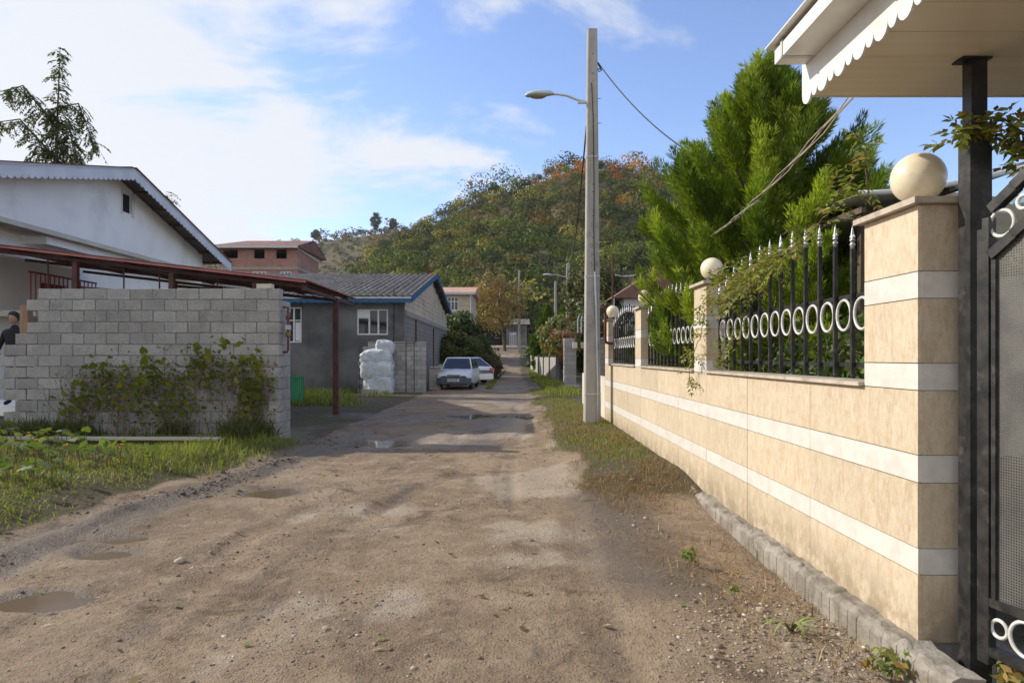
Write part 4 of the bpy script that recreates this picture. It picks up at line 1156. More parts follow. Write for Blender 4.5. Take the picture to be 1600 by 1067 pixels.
# terrace behind the block wall, with landing and red railing
b = MB().box(-20, -8.95, 12.45, 14.6, .42, .58); tag(b.build('terrace', M['white_wall']), kind='structure')
MB().box(-20, -9.3, 12.7, 14.5, -.1, .42).build('terrace_base', M['concrete'], kind='structure')
tag(MB().box(-12.598, -11.3, 16.2, 19.6, 2.46, 2.60).build('landing', M['cream_wall'], wh))
rl = thing('stair_railing', 'red steel railing on the landing of white house', 'railing', (-11.35, 17.5, 2.6))
M['red_paint'] = pm('red_painted_steel', (.33, .035, .04), (.25, .03, .035), 6, .6)
for z in (2.72, 3.52): MB().beam((-11.5, 16.25, z), (-11.5, 18.9, z), .03, .04).build('rail', M['red_paint'], rl)
for k in range(16): MB().box(-11.51, -11.49, 16.3 + k * .17, 16.325 + k * .17, 2.6, 3.52).build('bar', M['red_paint'], rl)
# wooden props seen in the gaps at the toothed end
b = MB().box(-8.84, -8.70, 12.26, 12.40, -.1, 2.42); tag(b.build('timber_prop', pm('raw_timber', (.36, .22, .14), (.28, .17, .11), 5, .85, stretch=(4, 4, .5))), 'raw timber prop behind the toothed end of block wall', 'post')

# ------------------------------------------------------------------ person on the terrace
pe = thing('person', 'person in black sweater standing behind the block wall end', 'person', (-9.28, 12.75, .58))
def skinbody(name, joints, edges, radii, mat, parent, root=0):
    me = bpy.data.meshes.new(name); me.from_pydata(joints, edges, []); me.update(); me.materials.append(mat)
    o = inst(name, me, parent=parent); INV[o.name] = Matrix.Identity(4)
    sk = o.modifiers.new('skin', 'SKIN'); sk.use_smooth_shade = True
    for i, r in enumerate(radii):
        me.skin_vertices[0].data[i].radius = (r, r * .85) if not isinstance(r, tuple) else r
        me.skin_vertices[0].data[i].use_root = (i == root)
    ss = o.modifiers.new('subd', 'SUBSURF'); ss.levels = 2; ss.render_levels = 2
    return o
ox, oy, oz = -9.28, 12.75, .58
def q3(x, y, z): return (ox + x, oy + y, oz + z)
J = [q3(0, 0, .95), q3(0, 0, 1.15), q3(0, 0, 1.35), q3(0, 0, 1.44), q3(0, -.02, 1.52),
     q3(.10, 0, .88), q3(.11, -.02, .50), q3(.11, .02, .09), q3(.12, -.12, .045),
     q3(-.10, 0, .88), q3(-.11, -.02, .50), q3(-.11, .02, .09), q3(-.12, -.12, .045),
     q3(.18, 0, 1.38), q3(.26, -.02, 1.10), q3(.20, -.20, .98), q3(.14, -.26, .98),
     q3(-.18, 0, 1.38), q3(-.28, -.02, 1.10), q3(-.22, -.20, .96), q3(-.14, -.26, .96)]
E = [(0, 1), (1, 2), (2, 3), (3, 4), (0, 5), (5, 6), (6, 7), (7, 8), (0, 9), (9, 10), (10, 11), (11, 12), (2, 13), (13, 14), (14, 15), (15, 16), (2, 17), (17, 18), (18, 19), (19, 20)]
Rr = [(.16, .11), (.15, .11), (.17, .11), .075, .055, .085, .06, .045, .04, .085, .06, .045, .04, .07, .048, .036, .03, .07, .048, .036, .03]
skinbody('body', J, E, Rr, M['cloth_black'], pe)
b = MB(); HC = Vector(q3(.0, -.03, 1.64))
n = 18; prof = [(-.115, .025), (-.10, .055), (-.06, .072), (0, .080), (.05, .080), (.09, .062), (.115, .03)]
for (z, r) in prof:
    for k in range(n):
        a = 2 * math.pi * k / n; x = r * .92 * math.cos(a); y = r * 1.12 * math.sin(a)
        if math.sin(a) < -.93 and -.05 < z < .01: y -= .018
        b.v.append((HC.x + x, HC.y + y - .01 * (z < -.05), HC.z + z))
for i in range(len(prof) - 1):
    for k in range(n): b.f.append((i * n + k, i * n + (k + 1) % n, (i + 1) * n + (k + 1) % n, (i + 1) * n + k))
b.f += [tuple(range(n)), tuple(range(len(prof) * n - n, len(prof) * n))]
b.build('head', M['skin'], pe, True)
b = MB()
prof = [(-.05, .072, .02), (.0, .088, .025), (.05, .092, .01), (.09, .078, -.004), (.118, .045, -.006), (.13, .01, 0)]
for (z, r, yo) in prof:
    for k in range(n):
        a = 2 * math.pi * k / n; b.v.append((HC.x + r * .96 * math.cos(a), HC.y + yo + r * 1.1 * math.sin(a), HC.z + z))
for i in range(len(prof) - 1):
    for k in range(n): b.f.append((i * n + k, i * n + (k + 1) % n, (i + 1) * n + (k + 1) % n, (i + 1) * n + k))
b.f += [tuple(range(n)), tuple(range(len(prof) * n - n, len(prof) * n))]
b.build('hair', M['hair'], pe, True)
for s in (-1, 1):     # hands: palm and five fingers resting together in front
    hx, hy, hz = ox + s * .12, oy - .275, oz + .97
    b = MB(); b.obox((hx, hy, hz), (.03, 0, 0), (0, .04, 0), (0, 0, .013))
    for f in range(4): b.path([(hx - .024 + f * .016, hy - .035, hz), (hx - .024 + f * .016, hy - .065 - .006 * (f in (1, 2)), hz - .008), (hx - .024 + f * .016, hy - .08, hz - .028)], [.008, .008, .006], 6)
    b.path([(hx - s * .028, hy + .01, hz), (hx - s * .05, hy - .02, hz - .004), (hx - s * .05, hy - .045, hz - .012)], [.01, .009, .007], 6)
    b.build('hand', M['skin'], pe, True)

# ================================================================== grey house with blue trim
gh = thing('grey_house', 'grey rendered house with blue trim and dark corrugated roof', 'house', (-10, 40, 0))
HX0, HX1, HY0, HY1 = -15.0, -4.75, 30.2, 49.6
EY0, EY1, RY, RZ_, EZ0, EZ1 = 29.7, 50.1, 40.0, 6.26, 4.05, 4.55
wz_ = 4.05
b = MB(); ops = [(-10.0 - HX0, -9.31 - HX0, 2.12, 3.68), (-6.85 - HX0, -5.49 - HX0, 2.46, 3.59)]
panel(b, (HX0, HY0, 0), (1, 0, 0), (0, 0, 1), HX1 - HX0, wz_, ops, (0, -1, 0), .14)
b.add([(HX0, HY0, 0), (HX0, HY1, 0), (HX0, HY1, wz_), (HX0, HY0, wz_)], [(0, 1, 2, 3)])
b.build('front_wall', M['grey_render'], gh)
def win(x0, x1, z0, z1, y, parent, mull, trans=None):
    w = MB().box(x0 + .01, x1 - .01, y + .09, y + .10, z0 + .01, z1 - .01).build('window', M['glass'], parent)
    b = MB(); f = .055; d0, d1 = y + .03, y + .088
    b.box(x0, x1, d0, d1, z0, z0 + f); b.box(x0, x1, d0, d1, z1 - f, z1)
    for x in (x0, x1 - f): b.box(x, x + f, d0, d1, z0 + f, z1 - f)
    for m_ in mull: b.box(m_ - f * .6, m_ + f * .6, d0 + .003, d1, z0 + f, z1 - f)
    if trans: b.box(x0 + f, trans[1], d0 + .005, d1, trans[0] - f * .4, trans[0] + f * .4)
    b.build('window_frame', M['white_paint'], w); return w
w1 = win(-6.85, -5.49, 2.46, 3.59, HY0, gh, [-6.32, -5.92], (3.22, -6.32))
MB().box(-6.80, -6.36, HY0 + .07, HY0 + .085, 3.25, 3.53).build('upper_pane', M['white_paint'], w1)
b = MB()
for x, c_ in ((-5.86, .2), (-5.62, .12)):
    for k in range(7): b.path([(x + .016 * k, HY0 + .12, 2.5), (x + .016 * k + .01 * math.sin(k), HY0 + .12, 3.5)], .012, 4)
b.build('curtain', M['cream_wall'], w1)
w2 = win(-10.0, -9.31, 2.12, 3.68, HY0, gh, [-9.66], (3.10, -9.36))
MB().box(-9.60, -9.38, HY0 + .06, HY0 + .08, 2.2, 3.02).build('net_curtain', M['white_paint'], w2)
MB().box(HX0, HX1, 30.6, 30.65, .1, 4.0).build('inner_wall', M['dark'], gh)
# blockwork gable side
b = MB(); b.add([(HX1, HY0, 0), (HX1, HY1, 0), (HX1, HY1, 3.55), (HX1, HY0, 3.55)], [(0, 1, 2, 3)]); b.build('side_wall', M['side_block'], gh)
MB().box(HX1 - .1, HX1 + .05, HY0 + .3, HY1 - .3, 3.32, 3.56).build('lintel_beam', M['concrete'], gh)
b = MB()
def roofz(y): return EZ0 + (RZ_ - EZ0) * (y - EY0) / (RY - EY0) if y < RY else EZ1 + (RZ_ - EZ1) * (EY1 - y) / (EY1 - RY)
b.add([(HX1 - .06, HY0, 3.5), (HX1 - .06, HY1, 3.5), (HX1 - .06, HY1, roofz(HY1) - .06), (HX1 - .06, RY, RZ_ - .06), (HX1 - .06, HY0, roofz(HY0) - .06)], [(0, 1, 2, 3, 4)])
b.build('gable_backing', M['mortar'], gh)
b = MB(); r = 0; z = 3.57; rr_ = random.Random(4)
while z < RZ_ - .2:
    y = HY0 + .05 + (.24 if r % 2 else 0)
    while y < HY1 - .4:
        e = min(y + .47, HY1)
        if min(roofz(y), roofz(e)) - .12 > z + .22: b.box(HX1 - .05, HX1 + .0 + rr_.uniform(0, .015), y, e, z, z + .22)
        y += .485
    z += .235; r += 1
b.build('gable_blocks', pm('pale_gable_block', (.62, .53, .41), (.52, .44, .34), 2.2, .95, .004, 30, dirt=(.22, .19, .155), dirt_scale=.8), gh, kind='stuff')
for y, z1 in ((33.5, 3.3), (41.0, 3.2), (47.8, 3.1)): MB().box(HX1 - .02, HX1 + .06, y, y + .12, 0, z1).build('side_post', M['rust'], gh)
# corrugated roof
RX0, RX1 = -15.6, -4.38
corr((RX0, EY0, EZ0 + .05), (RX1 - RX0, 0, 0), (0, RY - EY0, RZ_ - EZ0), (0, -(RZ_ - EZ0), RY - EY0), .30, .075, 'roof_sheet', M['roof_asb'], gh)
corr((RX0, RY, RZ_ + .05), (RX1 - RX0, 0, 0), (0, EY1 - RY, EZ1 - RZ_), (0, RZ_ - EZ1, EY1 - RY), .30, .075, 'roof_sheet', M['roof_asb'], gh)
MB().box(RX0, RX1, EY0 - .03, EY0 - .005, EZ0 - .03, EZ0 + .05).build('gutter', M['gutter'], gh)
b = MB(); pts = [Vector((RX0, EY0, EZ0 - .034)), Vector((RX1 + .02, EY0, EZ0 - .034))]; x = RX1 + .02
while x > RX0 + .3:
    for a in (0, .5, 1.05, 1.57, 2.1, 2.64): pts.append(Vector((x - .3 * (1 - math.cos(a)) / 2, EY0, EZ0 - .15 - .07 * math.sin(a))))
    x -= .3
pts.append(Vector((RX0, EY0, EZ0 - .15))); b.prism(pts, (0, .025, 0)); b.build('blue_fascia', M['blue_paint'], gh)
for (y0, z0, y1, z1) in ((EY0, EZ0, RY, RZ_), (RY, RZ_, EY1, EZ1)):
    b = MB(); b.prism([(RX1, y0, z0 + .06), (RX1, y1, z1 + .06), (RX1, y1, z1 - .19), (RX1, y0, z0 - .19)], (.03, 0, 0)); b.build('barge_board', M['blue_paint'], gh)
b = MB()
for k in range(26):
    x = -7.2 + .05 * k + random.uniform(-.2, .2); b.obox((x, EY0 + .1 + random.random() * .25, EZ0 + .11), (.05, 0, 0), (0, .05, .01), (0, 0, .015))
b.build('moss', pm('roof_moss', (.10, .14, .03), (.07, .10, .025), 9, .95), gh, kind='stuff')
MB().path([(-5.2, 30.1, 4.6), (-5.2, 30.08, 3.4), (-5.22, 30.08, 2.0)], .02, 6).build('cable', M['cable'], gh)

# unfinished toothed blockwork by the sacks
def stack_wall():
    t = thing('block_partition', 'low weathered block partition with toothed end behind white sacks', 'wall', (-5.1, 28.6, 0))
    lf = [-6.55, -6.2, -6.55, -6.2, -6.55, -6.2, -6.5, -6.2, -6.15, -6.1, -5.95]
    block_wall(t, -3.60, 28.5, -.05, .197, 11, lf, -5.9)
    for x, h in ((-4.42, 2.35), (-4.08, 2.15), (-6.35, 1.8)): MB().tube((x, 28.46, -.1), (x, 28.46, h), .014, 6).build('rebar', M['rust'], t)
    MB().beam((-6.3, 28.44, 2.05), (-4.0, 28.44, 2.08), .02, .02).build('rebar', M['rust'], t)
stack_wall()
t = thing('low_wall', 'low grey concrete wall with a board on top beside the parked car', 'wall', (-3.35, 31.0, 0))
MB().box(-3.75, -3.25, 30.9, 31.3, -.1, .95).build('base', M['concrete'], t)
MB().box(-3.72, -3.10, 30.86, 31.3, 1.0, 1.05).build('board', M['plank'], t)
MB().box(-3.30, -3.24, 30.95, 31.2, -.1, .999).build('leg', M['plank'], t)

def sack(name, label, c, rx, ry, rz_, seed, tilt=(0, 0, 0), sq=3.0):
    n, m = 40, 28; b = []
    for j in range(m + 1):
        v = -math.pi / 2 + math.pi * j / m
        for i in range(n):
            u = 2 * math.pi * i / n
            f = lambda w: math.copysign(abs(w) ** (2 / sq), w)
            b.append((f(math.cos(v)) * f(math.cos(u)), f(math.cos(v)) * f(math.sin(u)), f(math.sin(v))))
    V = np.array(b); ang = np.arctan2(V[:, 1], V[:, 0])
    nz = fbm(ang * 2.2 + 10, V[:, 2] * 2.2 + seed * 3.7, seed, 4) - .45
    wr = np.sin(ang * 9 + 6 * fbm(ang * 1.1 + 3, V[:, 2] * 1.5, seed + 5, 2) + V[:, 2] * 4) * .03
    V = V * (1 + .34 * nz + wr * 1.4)[:, None] * np.array([[rx, ry, rz_]])
    Rm = np.array(Matrix.Rotation(tilt[0], 3, 'X') @ Matrix.Rotation(tilt[1], 3, 'Y') @ Matrix.Rotation(tilt[2], 3, 'Z'))
    V = V @ Rm.T + np.array([c])
    F = [(j * n + i, j * n + (i + 1) % n, (j + 1) * n + (i + 1) % n, (j + 1) * n + i) for j in range(m) for i in range(n)]
    o = npmesh(name, V, F, M['sack'], smooth=True); tag(o, label, 'sack', 'stacked white sacks')
sack('woven_sack', 'bulging white woven sack at the bottom of the sack pile', (-5.46, 28.0, .34), .60, .34, .44, 1, (0, 0, 0), 5.0)
sack('woven_sack', 'wide white woven sack in the middle of the sack pile', (-5.52, 28.0, .92), .66, .34, .42, 2, (0, .05, 0), 4.2)
sack('woven_sack', 'slumped white woven sack under the loose plastic bag', (-5.56, 28.02, 1.42), .64, .32, .40, 3, (0, -.12, 0), 3.6)
sack('plastic_bag', 'loose white plastic bag on top of the sack pile', (-5.22, 28.05, 1.86), .36, .22, .30, 4, (0, .15, 0), 4.0)
tag(MB().box(-6.05, -5.55, 27.45, 27.62, 0, .18).build('kerb_stone', M['concrete']), 'grey concrete kerb piece lying before the white sacks', 'stone')

gs = corr((-6.98, 21.3, .02), (.46, .05, 0), (-.02, .12, .86), (0, -1, 0), .065, .012, 'corrugated_sheet', M['green_sheet'], None)
tag(gs, 'green corrugated plastic sheet standing by the block wall end', 'sheet')

# ================================================================== cars
def make_car(name, label, paint, kind, loc, rot):
    t = thing(name, label, 'car', (0, 0, 0), None)
    L_ = 3.95 if kind == 'hatch' else 4.4
    k_ = L_ / 3.95
    st = [(0, .30, .60, .60), (.05, .24, .66, .70), (.14, .20, .72, .76), (.5, .19, .80, .80), (1.05, .19, .90, .81), (2.0, .19, .93, .82), (3.1, .19, .94, .82), (3.7, .22, .93, .79), (3.88, .27, .88, .74), (3.95, .34, .72, .66)]
    b = MB(); m = 0
    for (y, zb, zt, w) in st:
        sec = [(-w * .9, zb), (-w, zb + .14), (-w * 1.0, zt - .14), (-w * .96, zt - .03), (-w * .86, zt), (0, zt + .025), (w * .86, zt), (w * .96, zt - .03), (w, zt - .14), (w, zb + .14), (w * .9, zb)]
        m = len(sec); b.v += [(x, y * k_, z) for (x, z) in sec]
    for i in range(len(st) - 1):
        for j in range(m - 1): b.f.append((i * m + j, i * m + j + 1, (i + 1) * m + j + 1, (i + 1) * m + j))
        b.f.append((i * m + m - 1, i * m, (i + 1) * m, (i + 1) * m + m - 1))
    b.f += [tuple(range(m)), tuple(reversed(range((len(st) - 1) * m, len(st) * m)))]
    body = b.build('body', paint, t, True)
    yb0, yr0, yr1, yb1 = (.98, 1.68, 3.15, 3.86) if kind == 'hatch' else (1.05, 1.8, 3.0, 3.72)
    zr = 1.43
    def cab(inset):
        base = .74 - inset; rf = .575 - inset * .6
        return [(-base, yb0 * k_, .885), (base, yb0 * k_, .885), (base, yb1 * k_, .92), (-base, yb1 * k_, .92), (-rf, yr0 * k_, zr - .02), (rf, yr0 * k_, zr - .02), (rf, yr1 * k_, zr - .02), (-rf, yr1 * k_, zr - .02)]
    c = cab(0); b = MB(); b.add(c, [(0, 1, 5, 4), (1, 2, 6, 5), (2, 3, 7, 6), (3, 0, 4, 7)])
    rfm = [(-.50, yr0 * k_ + .15, zr + .015), (.50, yr0 * k_ + .15, zr + .015), (.50, yr1 * k_ - .12, zr + .015), (-.50, yr1 * k_ - .12, zr + .015)]
    b.add([c[4], c[5], c[6], c[7]] + rfm, [(0, 1, 5, 4), (1, 2, 6, 5), (2, 3, 7, 6), (3, 0, 4, 7), (4, 5, 6, 7)])
    b.build('cabin', paint, t)
    def pane(nm, q, mt=.07, off=.006):
        q = [Vector(p) for p in q]; ce = sum(q, Vector()) / 4; nn = (q[1] - q[0]).cross(q[3] - q[0]).normalized()
        if nn.dot(ce - Vector((0, 2.2 * k_, 1.1))) < 0: nn.negate()
        q = [p + (ce - p).normalized() * mt + nn * off for p in q]
        bb = MB(); bb.add(q + [p - nn * .004 for p in q], [(0, 1, 2, 3), (7, 6, 5, 4), (0, 4, 5, 1), (1, 5, 6, 2), (2, 6, 7, 3), (3, 7, 4, 0)]); return bb.build(nm, M['glass'], t)
    pane('windscreen', [c[0], c[1], c[5], c[4]]); pane('rear_window', [c[2], c[3], c[7], c[6]])
    for (a, bb_, cc_, dd_) in ((1, 2, 6, 5), (0, 3, 7, 4)):
        A, B_, C_, D_ = (Vector(c[i]) for i in (a, bb_, cc_, dd_))
        pane('side_window', [A, A.lerp(B_, .5), D_.lerp(C_, .42), D_], .06); pane('side_window', [A.lerp(B_, .52), B_, C_, D_.lerp(C_, .46)], .06)
    bm = M['bumper'] if kind == 'hatch' else paint
    for (y0, y1) in ((-.06, .16), (3.80 * k_, 3.95 * k_ + .06)):
        b = MB(); yc = y0 if y0 < 1 else y1; yi = y1 if y0 < 1 else y0
        prof = [(-.79, yi), (-.72, (yc + yi) / 2), (-.55, yc + (0 if y0 > 1 else 0)), (.55, yc), (.72, (yc + yi) / 2), (.79, yi)]
        b.v = [(x, y, z) for z in (.22, .27, .50, .54) for (x, y) in [(p[0] * (1 if z in (.27, .50) else .97), p[1] + (0 if z in (.27, .50) else (.03 if y0 < 1 else -.03))) for p in prof]]
        for r_ in range(3):
            for j in range(5): b.f.append((r_ * 6 + j, r_ * 6 + j + 1, (r_ + 1) * 6 + j + 1, (r_ + 1) * 6 + j))
        b.f += [tuple(range(6)), tuple(range(18, 24)), (0, 6, 12, 18, 23, 17, 11, 5)]
        b.build('bumper', bm, t)
    for s in (-1, 1):
        b = MB(); b.add([(s * .34, .015, .56), (s * .70, .06, .56), (s * .745, .13, .60), (s * .74, .15, .69), (s * .36, .06, .69)], [(0, 1, 2, 3, 4)])
        n2 = [Vector(v) + Vector((0, .05, 0)) for v in b.v]; b.v += [tuple(v) for v in n2]; b.f += [(i, i + 5, (i + 1) % 5 + 5, (i + 1) % 5) for i in range(5)]
        b.build('headlight', M['lamp_glass'], t)
        b = MB(); b.obox((s * .60, 3.90 * k_, .78), (.17, -s * 0.02, 0), (0, .045, 0), (0, 0, .075)); b.build('tail_light', M['tail'], t)
        b = MB(); b.obox((s * .83, 1.25 * k_, .98), (.075, 0, 0), (0, .045, 0), (0, 0, .055)); b.build('mirror', bm, t)
        b = MB(); b.tube((s * .815, 2.15 * k_, .78), (s * .835, 2.28 * k_, .78), .015, 6); b.build('door_handle', bm, t)
    b = MB(); b.box(-.33, .33, -.012, .02, .58, .68); gr = b.build('grille', paint, t)
    b = MB()
    for z in (.60, .64): b.box(-.28, .28, -.018, -.012, z - .012, z + .012)
    b.build('grille_slot', M['dark'], gr)
    pl = MB().box(-.26, .26, -.085, -.062, .36, .47).build('number_plate', M['plate'], t)
    b = MB(); xx = -.21
    for wch in (.035, .03, .05, .03, .035, .03, .045, .03):
        b.box(xx, xx + wch, -.088, -.0852, .385, .445); xx += wch + .018
    b.build('plate_characters', M['ink'], pl)
    MB().box(-.60, .60, -.04, .0, .20, .27).build('lower_grille', M['dark'], t)
    for (x, y) in ((-.70, .68), (.70, .68), (-.70, 3.12), (.70, 3.12)):
        w = thing('tmp', None, None); bpy.data.objects.remove(w)
        prof = [(.155, -.075), (.26, -.08), (.28, -.05), (.28, .05), (.26, .08), (.155, .075)]
        b = MB(); b.lathe(prof, (0, 0, 0), 20); b.v = [(x + v[2], y * k_ + v[0], .28 + v[1]) for v in b.v]
        ty = b.build('wheel', M['rubber'], t, False)
        b = MB(); b.lathe([(.02, -.05), (.16, -.06), (.165, .06), (.02, .05)], (0, 0, 0), 16); b.v = [(x + v[2] * 1.2, y * k_ + v[0], .28 + v[1]) for v in b.v]
        b.build('rim', M['gutter'], ty)
        b = MB(); b.lathe([(.30, -.06), (.34, -.06), (.34, .06), (.30, .06)], (0, 0, 0), 20)
        b.v = [(x + (1 if x > 0 else -1) * .045 + v[2] * .6, y * k_ + v[0], .30 + max(v[1], -.1)) for v in b.v]; b.build('wheel_arch', M['dark'], t)
    t.location = loc; t.rotation_euler = (0, 0, rot)
    return t
make_car('parked_car', 'silver-white hatchback parked facing the lane with grey bumper', M['car_paint'], 'hatch', (-2.62, 30.6, .02), R(-3))
make_car('parked_car', 'white saloon with red tail lamp parked behind the hatchback', M['car_white'], 'sedan', (-4.35, 40.3, .02), R(180 + 40))

# ================================================================== far houses
def roof_hip(b, x0, x1, y0, y1, z0, z1, inset):
    ym = (y0 + y1) / 2
    b.add([(x0, y0, z0), (x1, y0, z0), (x1, y1, z0), (x0, y1, z0), (x0 + inset, ym, z1), (x1 - inset, ym, z1)], [(0, 1, 5, 4), (1, 2, 5), (2, 3, 4, 5), (3, 0, 4)])
bh = thing('brick_house', 'unfinished red brick house with open window holes', 'house', (-22, 63, 0))
BX0, BX1, BY0, BY1 = -25.8, -18.85, 60, 66.5
b = MB(); zt = 10.95; base = 9.38
ops = [(.35, 1.7, base + .75 - 0, base + 1.5), (3.1, 4.05, base + .72, base + 1.52), (5.05, 6.0, base + .72, base + 1.52), (3.0, 4.2, 8.0, 8.95), (5.45, 6.4, 8.0, 8.95)]
panel(b, (BX0, BY0, 0), (1, 0, 0), (0, 0, 1), BX1 - BX0, zt, ops, (0, -1, 0), .25)
b.add([(BX1, BY0, 0), (BX1, BY1, 0), (BX1, BY1, zt), (BX1, BY0, zt)], [(0, 1, 2, 3)])
b.add([(BX0, BY0, 0), (BX0, BY1, 0), (BX0, BY1, zt), (BX0, BY0, zt)], [(0, 1, 2, 3)])
b.build('wall', M['red_brick'], bh)
for (u0, u1, h0, h1) in ops[:3]:
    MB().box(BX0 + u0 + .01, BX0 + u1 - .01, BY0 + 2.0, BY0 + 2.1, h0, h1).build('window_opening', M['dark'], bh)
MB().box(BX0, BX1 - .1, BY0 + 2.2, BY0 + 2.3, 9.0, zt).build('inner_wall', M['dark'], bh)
for (u0, u1, h0, h1) in ops[3:]:
    w = MB().box(BX0 + u0, BX0 + u1, BY0 + .1, BY0 + .15, h0, h1).build('window', M['glass'], bh)
    b = MB()
    for q in (0, .33, .66, 1): b.box(BX0 + u0 + (u1 - u0 - .08) * q, BX0 + u0 + (u1 - u0 - .08) * q + .08, BY0 + .04, BY0 + .1, h0, h1)
    b.box(BX0 + u0, BX0 + u1, BY0 + .03, BY0 + .039, h1 - .08, h1); b.build('window_frame', M['white_paint'], w)
MB().box(BX0 - .1, BX1 + .06, BY0 - .06, BY0 + .3, 9.12, 9.36).build('floor_beam', M['concrete'], bh)
MB().box(BX1 + .001, BX1 + .06, BY0 + .31, BY1, 9.12, 9.36).build('floor_beam', M['concrete'], bh)
for y in (60.5, 63.2): MB().box(BX1 + .002, BX1 + .03, y, y + .14, 9.37, zt).build('tie_column', M['concrete'], bh)
b = MB(); ym = 62.9
b.add([(-26.6, 59.4, 11.15), (-18.6, 59.4, 11.15), (-18.2, ym, 12.15), (-24.4, ym, 12.15), (-18.2, 67.1, 11.0), (-26.6, 67.1, 11.0)], [(0, 1, 2, 3), (3, 2, 4, 5), (0, 3, 5)])
b.add([(-26.6, 59.4, 11.05), (-18.6, 59.4, 11.05), (-18.2, ym, 12.05), (-18.2, 67.1, 10.9), (-26.6, 67.1, 10.9)], [(0, 1, 2, 3, 4)])
b.build('roof', M['brown_roof'], bh)
b = MB(); b.add([(BX1 + .06, BY0 - .2, 10.95), (BX1 + .06, BY1 + .2, 10.60), (BX1 + .06, BY1 + .2, 11.1), (BX1 + .06, ym, 12.0), (BX1 + .06, BY0 - .2, 11.1)], [(0, 1, 2, 3, 4)]); b.build('gable_panel', M['white_paint'], bh)
b = MB(); b.box(-26.6, -18.62, 59.36, 59.39, 10.95, 11.14); b.build('fascia', M['gutter'], bh)

th = thing('tan_house', 'two storey tan house with orange roof beyond the grey house', 'house', (-5.6, 74, 0))
b = MB(); TX0, TX1, TY = -7.6, -4.15, 70
panel(b, (TX0, TY, 0), (1, 0, 0), (0, 0, 1), TX1 - TX0, 8.0, [(.95, 2.1, 6.2, 7.6)], (0, -1, 0), .15)
b.add([(TX1, TY, 0), (TX1, 79, 0), (TX1, 79, 8.0), (TX1, TY, 8.0)], [(0, 1, 2, 3)]); b.build('wall', M['tan_wall'], th)
w = MB().box(TX0 + .95, TX0 + 2.1, TY + .1, TY + .13, 6.2, 7.6).build('window', M['glass'], th)
b = MB()
for q in (0, .33, .66, 1): b.box(TX0 + .95 + 1.07 * q, TX0 + 1.03 + 1.07 * q, TY + .04, TY + .1, 6.2, 7.6)
for z in (6.2, 7.1, 7.52): b.box(TX0 + .95, TX0 + 2.1, TY + .03, TY + .039, z, z + .08)
b.build('window_frame', M['white_paint'], w)
for z in (5.4, 6.7): MB().box(TX0, TX1 + .02, TY - .02, TY - .001, z, z + .05).build('string_course', M['concrete'], th)
b = MB(); b.prism([(TX0 - .4, TY - .5, 8.0), (TX0 - .4, 74.5, 9.05), (TX0 - .4, 79.5, 8.0)], (TX1 - TX0 + .8, 0, 0)); b.build('roof', M['tan_roof'], th)
MB().box(TX0 - .4, TX1 + .42, TY - .54, TY - .505, 7.82, 8.05).build('fascia', M['gutter'], th)
MB().tube((TX1 - .12, TY - .06, 0), (TX1 - .12, TY - .06, 7.9), .05, 8).build('downpipe', M['white_paint'], th)
MB().box(TX0 + .2, TX1 + .0, TY - .05, TY - .021, 0, 4.2).build('lower_render', M['grey_render'], th)
MB().beam((TX0 + .4, TY - 1.2, 5.0), (TX1 + .2, TY - 1.2, 5.0), 1.6, .06).build('balcony_roof', M['roof_asb'], th)
for x in (-6.6, -5.9, -5.2): MB().tube((x, TY - 1.8, 0), (x, TY - 1.8, 5.0), .04, 6).build('balcony_post', M['rust'], th)

fhz = g1(0, 112)
fh = thing('lane_end_house', 'low shaded house with white gate closing the end of lane', 'house', (-2, 116, fhz))
b = MB(); panel(b, (-7, 115, fhz - .3), (1, 0, 0), (0, 0, 1), 9.5, 3.9, [(1.2, 6.0, .2, 3.2), (6.55, 7.75, .1, 2.9)], (0, -1, 0), .8); b.build('wall', M['grey_render'], fh)
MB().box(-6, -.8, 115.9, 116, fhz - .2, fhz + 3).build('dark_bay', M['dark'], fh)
g2 = MB().box(-.4, .7, 115.25, 115.3, fhz - .2, fhz + 2.5).build('gate_panel', pm('blue_grey_gate', (.16, .19, .26), (.12, .15, .2), 4, .6), fh)
b = MB()
for x in (-.42, -.08, .25, .6): b.box(x, x + .12, 115.18, 115.24, fhz - .2, fhz + 2.4)
b.box(-.42, .72, 115.12, 115.179, fhz + 1.9, fhz + 2.1); b.build('gate_bars', M['white_paint'], g2)
b = MB(); b.prism([(-7.6, 114.3, fhz + 3.6), (-7.6, 118, fhz + 4.7), (-7.6, 122, fhz + 3.6)], (10.6, 0, 0)); b.build('roof', M['roof_asb'], fh)

# right side beyond the stone wall
rg = thing('rendered_wall', 'plain cream garden wall just behind the concrete pole', 'wall', (2.1, 19, 0))
MB().box(2.06, 2.26, 15.14, 20.0, -.1, 1.02).build('wall', M['cream_wall'], rg)
gb = thing('grey_garden_wall', 'grey block garden wall behind the end pillar', 'wall', (3.6, 26, 0))
MB().box(2.95, 6.5, 25.9, 26.1, -.1, 2.15).build('wall', M['side_block'], gb)
MB().box(2.90, 6.5, 25.85, 26.15, 2.151, 2.21).build('coping', M['concrete'], gb)
gpst = thing('block_gatepost', 'dark grey block gatepost beside the gas meters', 'pillar', (2.55, 30, 0))
for r in range(12): MB().box(2.27 + .01 * (r % 2), 2.80, 29.75, 30.25, -.05 + r * .197, -.05 + r * .197 + .187).build('block', M['block'], gpst)
MB().box(2.30, 2.78, 29.77, 30.23, -.05, 2.3).build('mortar', M['mortar'], gpst)
MB().box(2.12, 2.95, 29.4, 30.4, -.15, .25).build('foot', M['concrete'], gpst)
gm = thing('gas_meters', 'gas meters on red pipes by the block gatepost', 'gas meter', (2.6, 29.5, 1.8))
